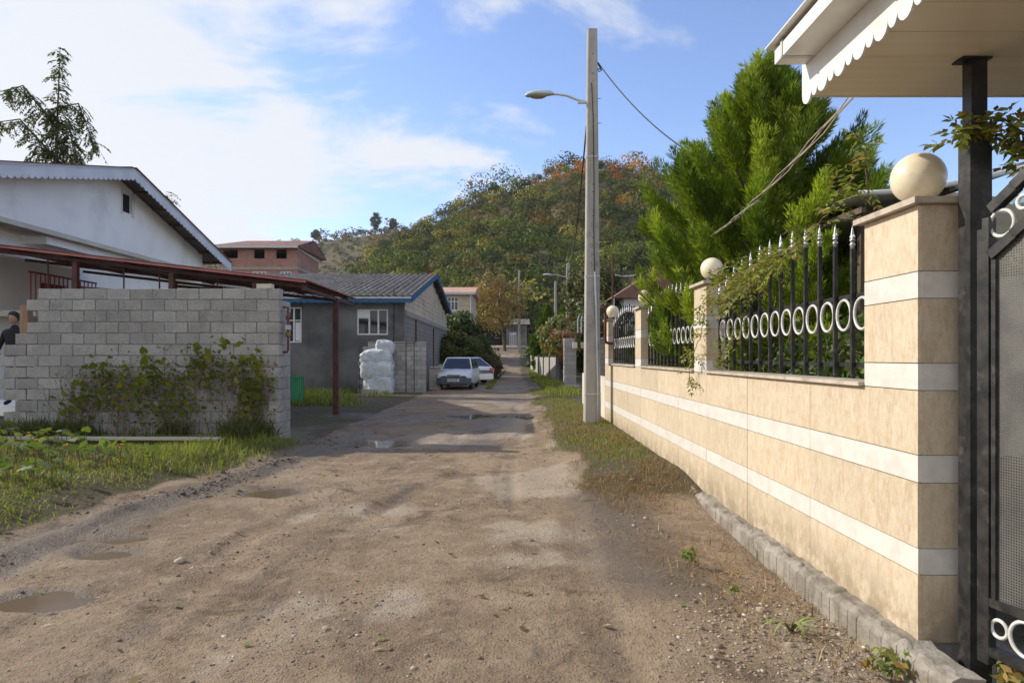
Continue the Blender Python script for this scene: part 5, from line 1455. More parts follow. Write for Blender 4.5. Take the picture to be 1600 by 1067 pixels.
b = MB(); b.path([(2.2, 29.55, 1.1), (2.2, 29.55, 2.50), (3.9, 29.55, 2.52)], .035, 8); b.path([(2.75, 29.55, 2.5), (2.75, 29.55, 2.1)], .03, 8); b.build('pipe', M['pipe_red'], gm, True)
for x in (2.62, 2.98): MB().box(x, x + .2, 29.42, 29.58, 1.86, 2.12).build('meter', M['capstone'] if x > 2.8 else M['cream_wall'], gm)
b = MB()
for x in (2.85, 3.0): b.path([(x, 29.55, 2.5), (x, 29.55, 3.1), (x + .05, 29.55, 3.25)], .025, 6)
b.build('riser', M['gutter'], gm)
gr_ = thing('gas_pipe', 'red U-shaped gas pipe on the end pillar of stone wall', 'pipe', (2.05, 14.55, 1.6))
b = MB(); b.path([(1.86, 14.5, 2.52), (1.98, 14.5, 2.52), (1.98, 14.5, 2.35), (1.98, 14.5, 1.86), (2.0, 14.5, 1.80), (2.06, 14.5, 1.78), (2.32, 14.5, 1.78)], .032, 8); b.build('pipe', M['pipe_red'], gr_, True)
MB().tube((1.95, 14.5, 2.52), (1.86, 14.5, 2.52), .045, 8).build('joint', M['pipe_red'], gr_)
tag(MB().tube((2.45, 16.6, -.1), (2.45, 16.6, 4.0), .022, 8).build('iron_rod', M['rust']), 'thin rusty upright rod behind the end globe lamp', 'rod')
pw = thing('panel_fence', 'pale garden wall panels with dark posts along the lane', 'wall', (2.3, 52, 0))
for k in range(5):
    y = 42 + k * 4.0; z = g1(2, y); x = 2.75 - k * .22
    MB().prism([(x, y + .15, z - .2), (x - .2, y + 3.85, z - .2), (x - .2, y + 3.85, z + 1.45), (x, y + .15, z + 1.45)], (.12, 0, 0)).build('panel', M['concrete'], pw)
    MB().box(x - .06, x + .16, y - .13, y + .13, z - .2, z + 1.6).build('post', M['grey_render'], pw)
yh = thing('yard_house', 'brown roofed house glimpsed behind the cypress', 'house', (7, 34, 0))
MB().box(5.25, 9.5, 32, 40, 0, 4.3).build('wall', M['white_wall'], yh)
b = MB(); b.prism([(4.6, 31.4, 4.2), (7.4, 31.4, 6.0), (10.2, 31.4, 4.2)], (0, 9.4, 0)); b.build('roof', M['brown_roof'], yh)
MB().box(4.62, 4.72, 31.45, 31.55, 0, 4.2).build('post', M['white_paint'], yh)

def small_pole(label, x, y, h, w, lamp=False):
    z = g1(x, y); t = thing('utility_pole', label, 'pole', (x, y, z), 'concrete poles further along the lane')
    tapered(x, y, z - .3, z + h, w, w, w * .6, w * .6).build('shaft', M['pole'], t)
    if lamp:
        b = MB(); b.path([(x, y, z + h - 1.0), (x - .8, y, z + h - .8), (x - 1.2, y, z + h - .78)], .03, 6); b.build('arm', M['gutter'], t)
        b = MB(); b.lathe([(.02, -.35), (.13, -.2), (.15, .1), (.05, .35)], (0, 0, 0), 10); b.v = [(x - 1.45 + v[2], y + v[0], z + h - .78 + v[1] * .5) for v in b.v]; b.build('lamp_head', M['luminaire'], t, True)
small_pole('concrete utility pole with a street lamp above the gas meters', 3.98, 48.5, 8.1, .36, True)
small_pole('slim concrete pole beside the brown-leaved tree', .95, 92, 10.6, .42)
small_pole('short concrete pole behind the dark evergreens', 4.2, 66, 8.2, .34)
cable('lane_cable', 'sagging cable between the far poles of the lane', (.95, 92, 12.1), (4.2, 66, 8.2), 1.2, .03, M['cable'])
cable('pole_cable', 'slack cable loop on the pole above the gas meters', (3.98, 48.4, 7.6), (5.2, 44, 4.2), 1.6, .02, M['cable'])

# ================================================================== trees and plants
def limb_tree(b, base, top, r, nb, spread, rng):
    base, top = Vector(base), Vector(top); h = (top - base).length
    mid = base.lerp(top, .5) + Vector((rng.uniform(-.05, .05) * h, rng.uniform(-.05, .05) * h, 0))
    b.path([base, mid, top], [r, r * .7, r * .2], 8)
    for k in range(nb):
        f = rng.uniform(.35, .9); p = base.lerp(top, f); a = rng.uniform(0, 6.28); l = spread * rng.uniform(.5, .95) * (1.2 - f * .6)
        e = p + Vector((math.cos(a) * l, math.sin(a) * l, l * rng.uniform(.3, .8)))
        b.path([p, p.lerp(e, .5) + Vector((0, 0, -.05 * l)), e], [r * .4, r * .25, r * .08], 5)
def crown_pts(c, rad, nclump, per, cl, rng, hollow=.55):
    """leaf positions and outward normals on many small clumps filling an uneven crown"""
    d = rdir(nclump, rng); rr = (hollow + (1 - hollow) * rng.random((nclump, 1)) ** .6)
    cc = np.array([c]) + d * rr * np.array([rad]) * (.75 + .35 * rng.random((nclump, 1)))
    s = cl * (.6 + .8 * rng.random(nclump))
    dd = rdir(nclump * per, rng).reshape(nclump, per, 3)
    P = cc[:, None, :] + dd * s[:, None, None] * (.55 + .5 * rng.random((nclump, per, 1))) * np.array([1, 1, .8])
    return P.reshape(-1, 3), unit(dd.reshape(-1, 3) + d.repeat(per, 0) * .5), np.repeat(np.arange(nclump), per)
def tree(name, label, cat, loc, h, c, rad, pal, wts, nclump, per, cl, ls, seed, group=None, trunk=True, mat=None, r=.12, aspect=.6):
    rng = np.random.default_rng(seed); rr = random.Random(seed); x, y = loc; z = g1(x, y)
    t = thing(name, label, cat, (x, y, z), group)
    if trunk:
        b = MB(); limb_tree(b, (x, y, z - .2), (c[0], c[1], z + c[2] + rad[2] * .5), r, 9, max(rad) * .9, rr); b.build('trunk', M['bark'], t)
    P, N, ci = crown_pts((c[0], c[1], z + c[2]), rad, nclump, per, cl, rng)
    P = np.where(P[:, 2:3] < z + .05, P * np.array([[1, 1, 0]]) + np.array([[0, 0, z + .08]]), P); n = len(P)
    D = unit(np.cross(N, rdir(n, rng)) + .35 * rdir(n, rng) + np.array([[0, 0, -.25]]))
    V, F = leafquads(P, D, N + .5 * rdir(n, rng), ls * (.7 + .6 * rng.random(n)), ls * aspect * (.7 + .6 * rng.random(n)))
    cc = pick(pal, nclump, wts, .25, rng)[ci] * (.85 + .3 * rng.random((n, 1)))
    npmesh('crown', V, F, mat or M['leaf'], quadcol(cc), parent=t)
    return t
OL = [(.075, .10, .028), (.05, .075, .022), (.11, .13, .035), (.16, .14, .045), (.20, .12, .045)]
tree('leafy_shrub', 'broad leafy shrub with pale leaves behind the white saloon', 'shrub', (-3.6, 46), 3.2, (-3.5, 46, 1.5), (1.6, 1.5, 1.6), OL, (3, 3, 3, 2, 1), 90, 46, .42, .26, 101)
tree('leafy_shrub', 'dense dark green shrub beside the far cars', 'shrub', (-2.3, 49), 3.2, (-2.3, 49, 1.4), (1.5, 1.5, 1.45), OL, (2, 4, 2, 1, 1), 90, 46, .42, .26, 102)
tree('leafy_shrub', 'low russet-leaved shrub at the lane edge', 'shrub', (-1.5, 45), 2, (-1.5, 45, .75), (.75, .9, .85), [(.10, .08, .035), (.06, .075, .025), (.16, .10, .045)], (3, 3, 2), 50, 40, .3, .2, 103)
tree('leafy_shrub', 'spreading shrub with low runners over the lane verge', 'shrub', (-2.4, 57), 2, (-2.4, 57, .8), (1.2, 1.5, .8), OL, (3, 3, 2, 1, 1), 60, 40, .35, .24, 104)
tree('garden_tree', 'dark green garden tree in front of the tan house', 'tree', (-4.3, 55), 5, (-4.2, 55, 3.3), (1.9, 1.7, 1.7), OL, (3, 5, 1, 1, 0), 90, 46, .5, .28, 105)
tree('autumn_tree', 'plane tree with brown and yellow autumn leaves near the lane end', 'tree', (-.9, 88), 10, (-2.0, 88, 6.2), (3.7, 3.2, 4.2), [(.28, .20, .07), (.22, .15, .06), (.16, .15, .05), (.32, .25, .10), (.18, .10, .05)], (3, 3, 3, 2, 2), 120, 46, 1.0, .30, 106, r=.22)
tree('autumn_tree', 'smaller rust-brown tree between the tan house and plane tree', 'tree', (-5.2, 96), 9, (-5.2, 96, 5.5), (2.6, 2.4, 3.6), [(.22, .13, .045), (.15, .09, .04), (.13, .12, .045)], None, 130, 44, .75, .36, 107, r=.2)
tree('wall_shrub', 'blue-green shrub spilling over the pale wall panels', 'shrub', (2.4, 66), 3, (2.3, 66, 1.1), (1.2, 2.0, 1.5), [(.06, .09, .04), (.08, .11, .05), (.045, .07, .03)], None, 80, 44, .42, .26, 108)
tree('wall_shrub', 'yellow-green climber heaped over the garden wall panels', 'shrub', (3.5, 50), 4, (3.5, 50, 2.8), (1.5, 2.2, 1.7), [(.12, .15, .035), (.18, .19, .05), (.08, .11, .03), (.22, .14, .05)], (3, 3, 3, 1), 110, 46, .45, .26, 109)
tree('wall_shrub', 'reddish climbing shrub above the gas meters', 'shrub', (3.35, 40), 3, (3.15, 40, 2.4), (.9, 1.2, 1.2), [(.18, .12, .04), (.12, .13, .04), (.22, .08, .05)], (3, 3, 1), 60, 44, .32, .2, 110)
tree('wall_shrub', 'dark evergreen shrub behind the concrete pole', 'shrub', (4.6, 33), 4, (4.6, 33, 2.5), (1.6, 1.5, 1.9), [(.035, .06, .02), (.05, .08, .025)], None, 90, 46, .42, .22, 111)
tree('yard_tree', 'drooping olive-green tree above the brown roofed house', 'tree', (5.2, 42), 8, (5.0, 42, 5.2), (1.9, 1.8, 2.0), [(.10, .11, .045), (.14, .13, .06), (.07, .08, .03)], None, 110, 46, .5, .24, 112)

def conifer(name, label, x, y, h, prof, nplume, per, sl, sw, seed, pal, trunk_r=.12, z0=None, core=.1, group=None):
    """prof: list of (z, radius)"""
    rng = np.random.default_rng(seed); z = g1(x, y) if z0 is None else z0
    t = thing(name, label, 'tree', (x, y, z), group)
    b = MB(); b.path([(x, y, z - .1), (x, y, z + h * .5), (x, y, z + h * .95)], [trunk_r, trunk_r * .6, .01], 8)
    pz_ = np.array([p[0] for p in prof]); pr_ = np.array([p[1] for p in prof])
    zt = pz_[0] + (pz_[-1] - pz_[0]) * rng.random(nplume) ** .85
    rad = np.interp(zt, pz_, pr_); a = rng.random(nplume) * 2 * math.pi; f = .55 + .5 * rng.random(nplume)
    tip = np.stack([x + rad * f * np.cos(a), y + rad * f * np.sin(a), z + zt], 1)
    ln = h * (.17 + .13 * rng.random(nplume))
    b0 = np.stack([x + rad * f * np.cos(a) * .45, y + rad * f * np.sin(a) * .45, z + np.maximum(zt - ln, .25)], 1)
    for k in range(0, nplume, 3): b.path([(x, y, max(z + .2, b0[k, 2] - ln[k] * .3)), tuple(b0[k]), tuple(b0[k] * .4 + tip[k] * .6)], [trunk_r * .3, trunk_r * .2, .004], 4)
    b.build('trunk', M['bark'], t)
    ax = tip - b0; al = np.linalg.norm(ax, axis=1, keepdims=True); ax = ax / al
    s = rng.random((nplume, per)) ** .8
    outw = np.stack([np.cos(a), np.sin(a), 0 * a], 1)
    bend = (s * (1 - s) * 4)[..., None] * outw[:, None, :] * (al * .10)[:, None, :]
    P = b0[:, None, :] + ax[:, None, :] * (s[..., None] * al[:, None, :]) + bend
    rd = rng.normal(size=(nplume, per, 3)); rd -= (rd * ax[:, None, :]).sum(-1, keepdims=True) * ax[:, None, :]; rd = unit(rd)
    env = (.055 + .155 * np.sin(np.clip(s * 1.12 + .10, 0, 1) * math.pi) ** .8)[..., None] * h * .20 * (.45 + .55 * rng.random((nplume, per, 1))) * core * 10
    P = P + rd * env
    D = unit(ax[:, None, :] * 1.0 + rd * .65 + np.array([0, 0, .25]) + .25 * rng.normal(size=(nplume, per, 3)))
    P = P.reshape(-1, 3); D = D.reshape(-1, 3); keep = np.ones(len(P), bool)
    if y < 20: keep = (P[:, 0] > np.where(P[:, 2] < 1.50, 2.36, 1.80))
    P, D = P[keep], D[keep]; n = len(P)
    V, F = leafquads(P, D, rdir(n, rng), sl * (.6 + .8 * rng.random(n)), sw * (.7 + .6 * rng.random(n)), .05)
    cp = np.repeat(pick(pal, nplume, None, .22, rng), per, axis=0)[keep] * (.8 + .4 * rng.random((n, 1)))
    npmesh('crown', V, F, M['conifer'], quadcol(cp), parent=t)
    return t
M['conifer'] = leafmat('conifer_sprays', .55, .38, .3)
CON = [(.125, .185, .016), (.165, .235, .020), (.085, .14, .014), (.21, .265, .026)]
def fan_conifer(label, x, y, h, prof, nbr, seed, pal, lean=(0, 0)):
    """ascending branches, each carrying flat fans of feathery sprays"""
    rng = np.random.default_rng(seed); t = thing('cypress_tree', label, 'tree', (x, y, 0)); b = MB()
    b.path([(x, y, -.1), (x + lean[0] * .4, y, h * .5), (x + lean[0], y + lean[1], h * .97)], [.14, .085, .012], 8)
    pz_ = np.array([p[0] for p in prof]); pr_ = np.array([p[1] for p in prof]); Ps, Ds, Cs = [], [], []
    for k in range(nbr):
        zt = pz_[0] + (pz_[-1] - pz_[0]) * ((k + .5) / nbr) ** .9; a = k * 2.39996 + rng.uniform(-.35, .35)
        fr = zt / h; cx_, cy_ = x + lean[0] * fr, y + lean[1] * fr; rad = np.interp(zt, pz_, pr_) * rng.uniform(.82, 1.08)
        o = np.array([math.cos(a), math.sin(a), 0]); tip = np.array([cx_, cy_, zt]) + o * rad
        zb = max(.3, zt - .25 - rad * rng.uniform(.55, .85)); base = np.array([cx_, cy_, zb]); mid = base * .45 + tip * .55 + np.array([0, 0, -.10 * rad])
        if tip[0] > 2.45 or min(mid[2], tip[2]) > 1.7: b.path([tuple(base), tuple(mid), tuple(tip)], [.028, .018, .004], 5)
        side = np.cross(o, [0, 0, 1.0]); col = pick(pal, 1, None, .35, rng)[0]
        nsub = 10 + int(8 * rad)
        for j in range(nsub):
            s_ = .30 + .70 * (j + rng.random()) / nsub; p = base * (1 - s_) ** 2 + 2 * mid * s_ * (1 - s_) + tip * s_ ** 2
            ax = (tip - base) / np.linalg.norm(tip - base)
            d = ax * .75 + side * rng.uniform(-.75, .75) * (1.1 - .5 * s_) + np.array([0, 0, rng.uniform(.35, .75)]); d /= np.linalg.norm(d)
            L = rng.uniform(.38, .62) * (1.15 - .45 * s_); m = 120; q = rng.random(m) ** .85
            rd = rng.normal(size=(m, 3)); rd -= (rd @ d)[:, None] * d; rd = unit(rd); flat = rd * .85
            wdt = (.018 + .075 * np.sin(np.clip(q * .9 + .12, 0, 1) * math.pi) ** .9)[:, None] * (.3 + .7 * rng.random((m, 1)))
            Ps.append(p + d * (q * L)[:, None] + flat * wdt); Ds.append(d + rd * .55 + .18 * rng.normal(size=(m, 3))); Cs.append(np.tile(col * rng.uniform(.8, 1.25), (m, 1)))
    b.build('trunk', M['bark'], t)
    P, D, C = np.concatenate(Ps), np.concatenate(Ds), np.concatenate(Cs); kp = P[:, 0] > np.where(P[:, 2] < 1.50, 2.36, np.where(P[:, 2] < 2.45, 2.02, 1.80)); P, D, C = P[kp], D[kp], C[kp]; n = len(P)
    V, F = leafquads(P, D, rdir(n, rng), .085 * (.6 + .8 * rng.random(n)), .013 * (.7 + .6 * rng.random(n)), .05)
    npmesh('crown', V, F, M['conifer'], quadcol(C * (.8 + .4 * rng.random((n, 1)))), parent=t)
fan_conifer('large bright green cypress leaning over the stone wall', 3.45, 9.3, 5.4,
            [(1.1, 1.5), (1.6, 1.9), (2.2, 1.95), (2.8, 1.82), (3.4, 1.52), (4.0, 1.18), (4.5, .72), (4.9, .34), (5.25, .05)], 150, 201, CON)
conifer('cypress_tree', 'smaller cypress shoot rising right of the large cypress', 5.15, 9.9, 4.3,
        [(.9, .8), (2.0, .85), (3.2, .6), (4.0, .25), (4.3, .03)], 80, 600, .085, .014, 202, CON, .08, 0.0)
conifer('cypress_tree', 'young cypress poking through the railing beside the end pillar', 2.55, 13.6, 2.2,
        [(.8, .55), (1.4, .55), (1.9, .35), (2.2, .05)], 36, 450, .08, .014, 203, CON, .05, 0.0)
for k, (x, y, h, r_, lab) in enumerate([(2.9, 58, 5.6, 1.5, 'dark evergreen conifer at the bend of the lane'), (4.2, 55, 5.2, 1.6, 'wide evergreen conifer behind the pale wall panels'), (6.0, 52, 5.8, 1.7, 'evergreen conifer beside the pole with street lamp')]):
    conifer('evergreen_tree', lab, x, y, h, [(.6, r_), (h * .4, r_ * .95), (h * .75, r_ * .55), (h, .05)], 90, 150, .42, .09, 210 + k, [(.06, .10, .016), (.085, .13, .02), (.045, .08, .015)], .12)

# trailing pinnate vine
def pinnate(P0, D0, up, nl, L, ll, lw, rng, out, droop=.3):
    """one compound leaf: rachis with paired leaflets, appended to out"""
    D = unit(np.array(D0)[None])[0]; up = np.array(up, float); S = np.cross(D, up); S /= max(np.linalg.norm(S), 1e-6); N = np.cross(S, D)
    p = np.array(P0, float)
    for i in range(nl):
        D = unit((D + np.array([0, 0, -droop / nl]))[None])[0]; p = p + D * L / nl
        for s in (-1, 1):
            d = unit((S * s * .9 + D * .55 + np.array([0, 0, -.25]) + .15 * rng.normal(size=3))[None])[0]
            out.append((p, d, N + .3 * rng.normal(size=3), ll * rng.uniform(.75, 1.2), lw * rng.uniform(.8, 1.2)))
    out.append((p, D, N, ll * 1.1, lw))
def leaves_obj(name, out, pal, parent, wts=None, mat=None):
    P, D, N, L, W = (np.array([o[i] for o in out]) for i in range(5))
    V, F = leafquads(P, D, N, L, W, .12)
    return npmesh(name, V, F, mat or M['leaf'], quadcol(pick(pal, len(P), wts, .3)), parent=parent, kind='stuff')
VP = [(.18, .21, .045), (.25, .27, .06), (.12, .15, .035), (.32, .28, .07), (.26, .15, .06)]
def vine(name, label, paths, seed, step=.055, ll=.05, lw=.018, L=.14, nl=4, dens=1.0):
    rng = np.random.default_rng(seed); t = thing(name, label, 'vine', tuple(paths[0][0])); b = MB(); out = []
    for pts in paths:
        pts = [Vector(p) for p in pts]; fine = []
        for a, c in zip(pts[:-1], pts[1:]):
            k = max(2, int((c - a).length / step))
            for i in range(k): fine.append(a.lerp(c, i / k) + Vector(rng.normal(size=3) * .006))
        b.path(fine, .004, 5)
        for p in fine:
            for r_ in range(1 + (rng.random() < dens)):
                d = rng.normal(size=3); d[0] -= .45; d[2] += .1
                pinnate(np.array(p), d, (0, 0, 1), nl, L * rng.uniform(.7, 1.3), ll, lw, rng, out, .6)
    b.build('stem', M['twig'], t); leaves_obj('foliage', out, VP, t, (4, 3, 3, 2, 1)); return t
X_ = WX
vine('trailing_vine', 'pinnate-leaved vine trailing along the railing and down the second pillar', [
    [(X_ + .1, 4.3, 2.65), (X_ + .06, 4.6, 2.45), (X_ + .02, 5.1, 2.30), (X_ - .02, 5.8, 2.26), (X_, 6.4, 2.22), (X_ - .02, 7.0, 2.18)],
    [(X_ + .02, 5.0, 2.30), (X_ + .02, 5.7, 2.16), (X_ - .01, 6.3, 2.08), (X_ - .03, 6.9, 1.98)],
    [(X_ + .12, 5.6, 2.25), (X_ + .10, 6.2, 2.30), (X_ + .10, 6.9, 2.28)],
    [(X_ - .02, 6.9, 2.1), (X_ - .06, 7.12, 1.95), (X_ - .07, 7.22, 1.72), (X_ - .08, 7.5, 1.5), (X_ - .10, 7.55, 1.30), (X_ - .10, 7.50, 1.14)],
    [(X_ + .2, 4.35, 2.6), (X_ + .22, 4.4, 2.85), (X_ + .2, 4.5, 3.0)],
    [(X_ + .1, 6.3, 1.75), (X_ + .08, 6.8, 1.62), (X_ + .04, 7.1, 1.42)]], 301, .042, .055, .020, .14, 4, .55)
vine('post_vine', 'vine sprig wrapped round the top of black gate post', [
    [(2.36, 3.28, 2.56), (2.28, 3.26, 2.62), (2.20, 3.26, 2.63), (2.14, 3.28, 2.58), (2.11, 3.28, 2.50)],
    [(2.26, 3.26, 2.60), (2.34, 3.25, 2.63), (2.42, 3.25, 2.58), (2.47, 3.25, 2.46)],
    [(2.38, 3.25, 2.60), (2.44, 3.24, 2.50), (2.45, 3.24, 2.38)]], 302, .022, .052, .024, .09, 3, 1.0)

# yard shelter behind the first pillar
sh = thing('yard_shelter', 'white metal shelter roof inside the yard behind the first pillar', 'shelter', (5.5, 7.5, 0))
b = MB(); n = 16
pts = []
for i in range(n + 1):
    u_ = i / n; pts.append((3.52 + 3.6 * u_, 3.10 + .95 * u_ ** 1.5 + .05 * (1 - u_) ** 3))
for i in range(n):
    (x0, z0), (x1, z1) = pts[i], pts[i + 1]
    b.add([(x0, 6.95, z0), (x1, 6.95, z1), (x1, 9.0, z1 + .12), (x0, 9.0, z0 + .12), (x0, 6.95, z0 - .012), (x1, 6.95, z1 - .012), (x1, 9.0, z1 + .108), (x0, 9.0, z0 + .108)], [(0, 1, 2, 3), (7, 6, 5, 4), (0, 4, 5, 1), (2, 6, 7, 3)])
b.build('roof_sheet', M['white_metal'], sh)
b = MB(); b.path([(p[0], 6.93, p[1] + .005) for p in pts], .03, 8); b.build('roof_edge', M['gutter'], sh, True)
for k in range(4): MB().beam((3.6 + k * .9, 6.98, 3.0 + .22 * k ** 1.2), (3.6 + k * .9, 8.9, 3.05 + .22 * k ** 1.2), .05, .06).build('purlin', M['bark'], sh)
corr((3.45, 7.2, 2.95), (0, 1.7, 0), (1.4, 0, -.05), (0, 0, 1), .12, .02, 'lower_sheet', M['dull_sheet'], sh)
for (x, y) in ((3.75, 7.3), (6.6, 7.3), (3.75, 8.8)): MB().box(x - .04, x + .04, y - .04, y + .04, 0, 3.0).build('post', M['bark'], sh)
for k in range(5): MB().beam((4.55 + k * .3, 6.4, 2.84 + k * .10), (4.75 + k * .3, 6.9, 3.02 + k * .10), .26, .012).build('blue_panel', M['blue_glass'], sh)
MB().box(3.9, 7.5, 9.4, 9.5, 0, 2.6).build('back_wall', M['cream_wall'], sh)
tree('yard_shrub', 'dark leafy shrub seen through the near railing', 'shrub', (3.0, 6.3), 2, (2.95, 6.3, 1.15), (.5, 1.3, .75), [(.06, .10, .02), (.10, .15, .03), (.14, .17, .04)], None, 90, 46, .25, .10, 113)
tree('yard_shrub', 'low shrub in the yard behind the second railing', 'shrub', (3.0, 11.6), 2, (2.95, 11.6, 1.0), (.45, 1.8, .7), [(.06, .10, .02), (.09, .14, .03)], None, 70, 46, .25, .11, 114)

# pinnate-leaved tree behind the white house
def sumac():
    rng = np.random.default_rng(401); x, y = -19.8, 30.0; z = 0.0
    t = thing('feathery_tree', 'tall feathery-leaved tree rising behind the white house roof', 'tree', (x, y, z)); b = MB(); out = []
    top = Vector((x - .05, y, 15.1)); b.path([(x - .4, y, 0), (x - .3, y, 7), (x - .2, y, 11.5), tuple(top)], [.22, .13, .05, .01], 8)
    axes = [((x - .25, y, 10.8), (x - .05, y, 15.1))]
    for (dx, dy, dz0, dz1) in ((-2.9, .3, 11.6, 13.2), (-2.7, -.4, 10.2, 11.6), (-2.4, .5, 8.8, 9.9), (1.6, .2, 12.4, 10.6), (1.2, -.5, 11.6, 9.4), (1.0, .5, 10.8, 8.4), (-1.2, -.6, 10.4, 9.0), (-.8, .8, 9.6, 8.2), (.4, -.7, 11.0, 8.6), (-1.6, .2, 9.0, 8.2), (.3, .8, 9.8, 8.0), (.9, .3, 9.4, 8.0), (-3.2, .2, 8.6, 9.0), (-1.4, .9, 12.0, 12.3)):
        a = (x - .25, y, dz0); e = (x - .2 + dx, y + dy, dz1); m_ = (x - .2 + dx * .55, y + dy * .5, max(dz0, dz1) + .25)
        b.path([a, m_, e], [.05, .035, .012], 5); axes += [(a, m_), (m_, e)]
    for i, (a, e) in enumerate(axes):
        a, e = np.array(a), np.array(e); k = int(np.linalg.norm(e - a) / .075)
        for j in range(k):
            p = a + (e - a) * (j + .5) / k; an = rng.random() * 6.28
            d = np.array([math.cos(an), math.sin(an) * .7, rng.uniform(-.15, .35) if i == 0 else rng.uniform(-.8, .1)])
            pinnate(p, d, (0, 0, 1), 8, rng.uniform(.5, .85) * (.55 + .45 * (1 - j / k) if i == 0 else 1), .19, .075, rng, out, .9)
    b.build('trunk', M['bark'], t); leaves_obj('crown', out, [(.05, .075, .022), (.075, .10, .03), (.10, .11, .04)], t)
sumac()
rngx = np.random.default_rng(402); out = []; tw = thing('feathery_sapling', 'small feathery branch showing past the white house eave', 'tree', (-15.6, 30.5, 0)); b = MB()
b.path([(-16.2, 30.5, 0), (-16.0, 30.5, 6), (-15.7, 30.5, 8.9)], [.12, .08, .02], 6); b.build('trunk', M['bark'], tw)
for j in range(26):
    a = rngx.random() * 6.28; pinnate((-15.75 + .05 * (j % 5), 30.5, 7.4 + j * .06), (math.cos(a), math.sin(a) * .6, .1), (0, 0, 1), 7, .7, .16, .06, rngx, out, .7)
leaves_obj('crown', out, [(.05, .075, .022), (.075, .10, .03)], tw)

# small weeds in the foreground
def strap_plant(x, y, n, L, label, seed, pal, w=.02):
    rr = random.Random(seed); t = thing('strap_leaved_plant', label, 'plant', (x, y, g1(x, y)))
    for k in range(n):
        a = rr.uniform(0, 6.28); l = L * rr.uniform(.7, 1.2); b = MB(); z = g1(x, y)
        for i in range(6):
            s_ = i / 5; ww = w * (1 - s_ ** 2) * .5 + .001; px, py, pz2 = x + math.cos(a) * l * s_ * .8, y + math.sin(a) * l * s_ * .8, z + l * (1.1 * s_ - .95 * s_ * s_)
            b.v += [(px - math.sin(a) * ww, py + math.cos(a) * ww, pz2), (px + math.sin(a) * ww, py - math.cos(a) * ww, pz2)]
            if i: b.f.append((2 * i - 2, 2 * i - 1, 2 * i + 1, 2 * i))
        b.build('leaf', pal, t)
M['strap'] = pm('strap_leaf', (.22, .27, .06), (.14, .19, .04), 8, .5)
strap_plant(1.60, 3.92, 9, .26, 'green strap-leaved plant growing by the wall footing', 5, M['strap'])
for k, (x, y, s_, lab) in enumerate([(1.30, 5.0, .12, 'small broad-leaved weed on bare soil near the footing'), (1.86, 3.35, .16, 'dry weed tuft at the foot of gate pillar'), (2.33, 3.18, .20, 'weeds with yellow leaves under the gate post'), (1.42, 4.35, .07, 'tiny weed sprouting among the straw')]):
    tree('weed', lab, 'weed', (x, y), s_, (x, y, s_ * .55), (s_ * .5, s_ * .5, s_ * .5), [(.16, .22, .06), (.22, .22, .07), (.30, .20, .06)], (3, 2, 2 if k in (1, 2) else 0), 12, 9, s_ * .22, s_ * .28, 500 + k, trunk=True, r=.004)

# ================================================================== hills
def ridge(x):   # crest height of the main hill at its own distance
    xs_ = [-400, -150, -100, -75, -62, -52, -38, -24, -12, 5, 18, 28, 44, 60, 90, 140, 200, 400]
    zs_ = [5, 6, 9, 14, 24, 34, 43.5, 51, 58, 62, 67, 68.5, 67, 62, 59, 62, 56, 36]
    return np.interp(x, xs_, zs_)
def hill_z(x, y):
    t_ = np.clip((y - 118) / 135.0, 0, 1.0); prof = (t_ ** .85) * (1 - .12 * np.sin(t_ * math.pi))
    back = sstep(420, 260, y)
    return 2.5 + ridge(x * 250 / np.maximum(y, 150)) * prof * (.25 + .75 * back) + 5 * (fbm(x * .03, y * .03, 7, 3) - .45) * np.minimum(1, t_ * 4)
def far_z(x, y):
    t_ = np.clip((y - 300) / 170.0, 0, 1); c = np.interp(x, [-700, -420, -300, -235, -190, -150, -120, -60, 100], [50, 61, 70, 72, 73, 76, 81, 87, 66])
    return 2 + c * t_ ** .9 + 8 * (fbm(x * .015, y * .015, 19, 3) - .45) * t_
def sheet(name, x0, x1, y0, y1, nx_, ny_, fn, mat):
    X, Y = np.meshgrid(np.linspace(x0, x1, nx_), np.linspace(y0, y1, ny_)); Z = fn(X, Y)
    V = np.stack([X.ravel(), Y.ravel(), Z.ravel()], 1); ii = np.arange(nx_ * ny_).reshape(ny_, nx_)
    F = np.stack([ii[:-1, :-1].ravel(), ii[:-1, 1:].ravel(), ii[1:, 1:].ravel(), ii[1:, :-1].ravel()], 1)
    npmesh(name, V, F, mat, smooth=True, kind='structure')
sheet('hill', -260, 330, 118, 420, 130, 90, hill_z, M['hill'])
sheet('far_hill', -720, 200, 300, 640, 90, 50, far_z, M['hill'])

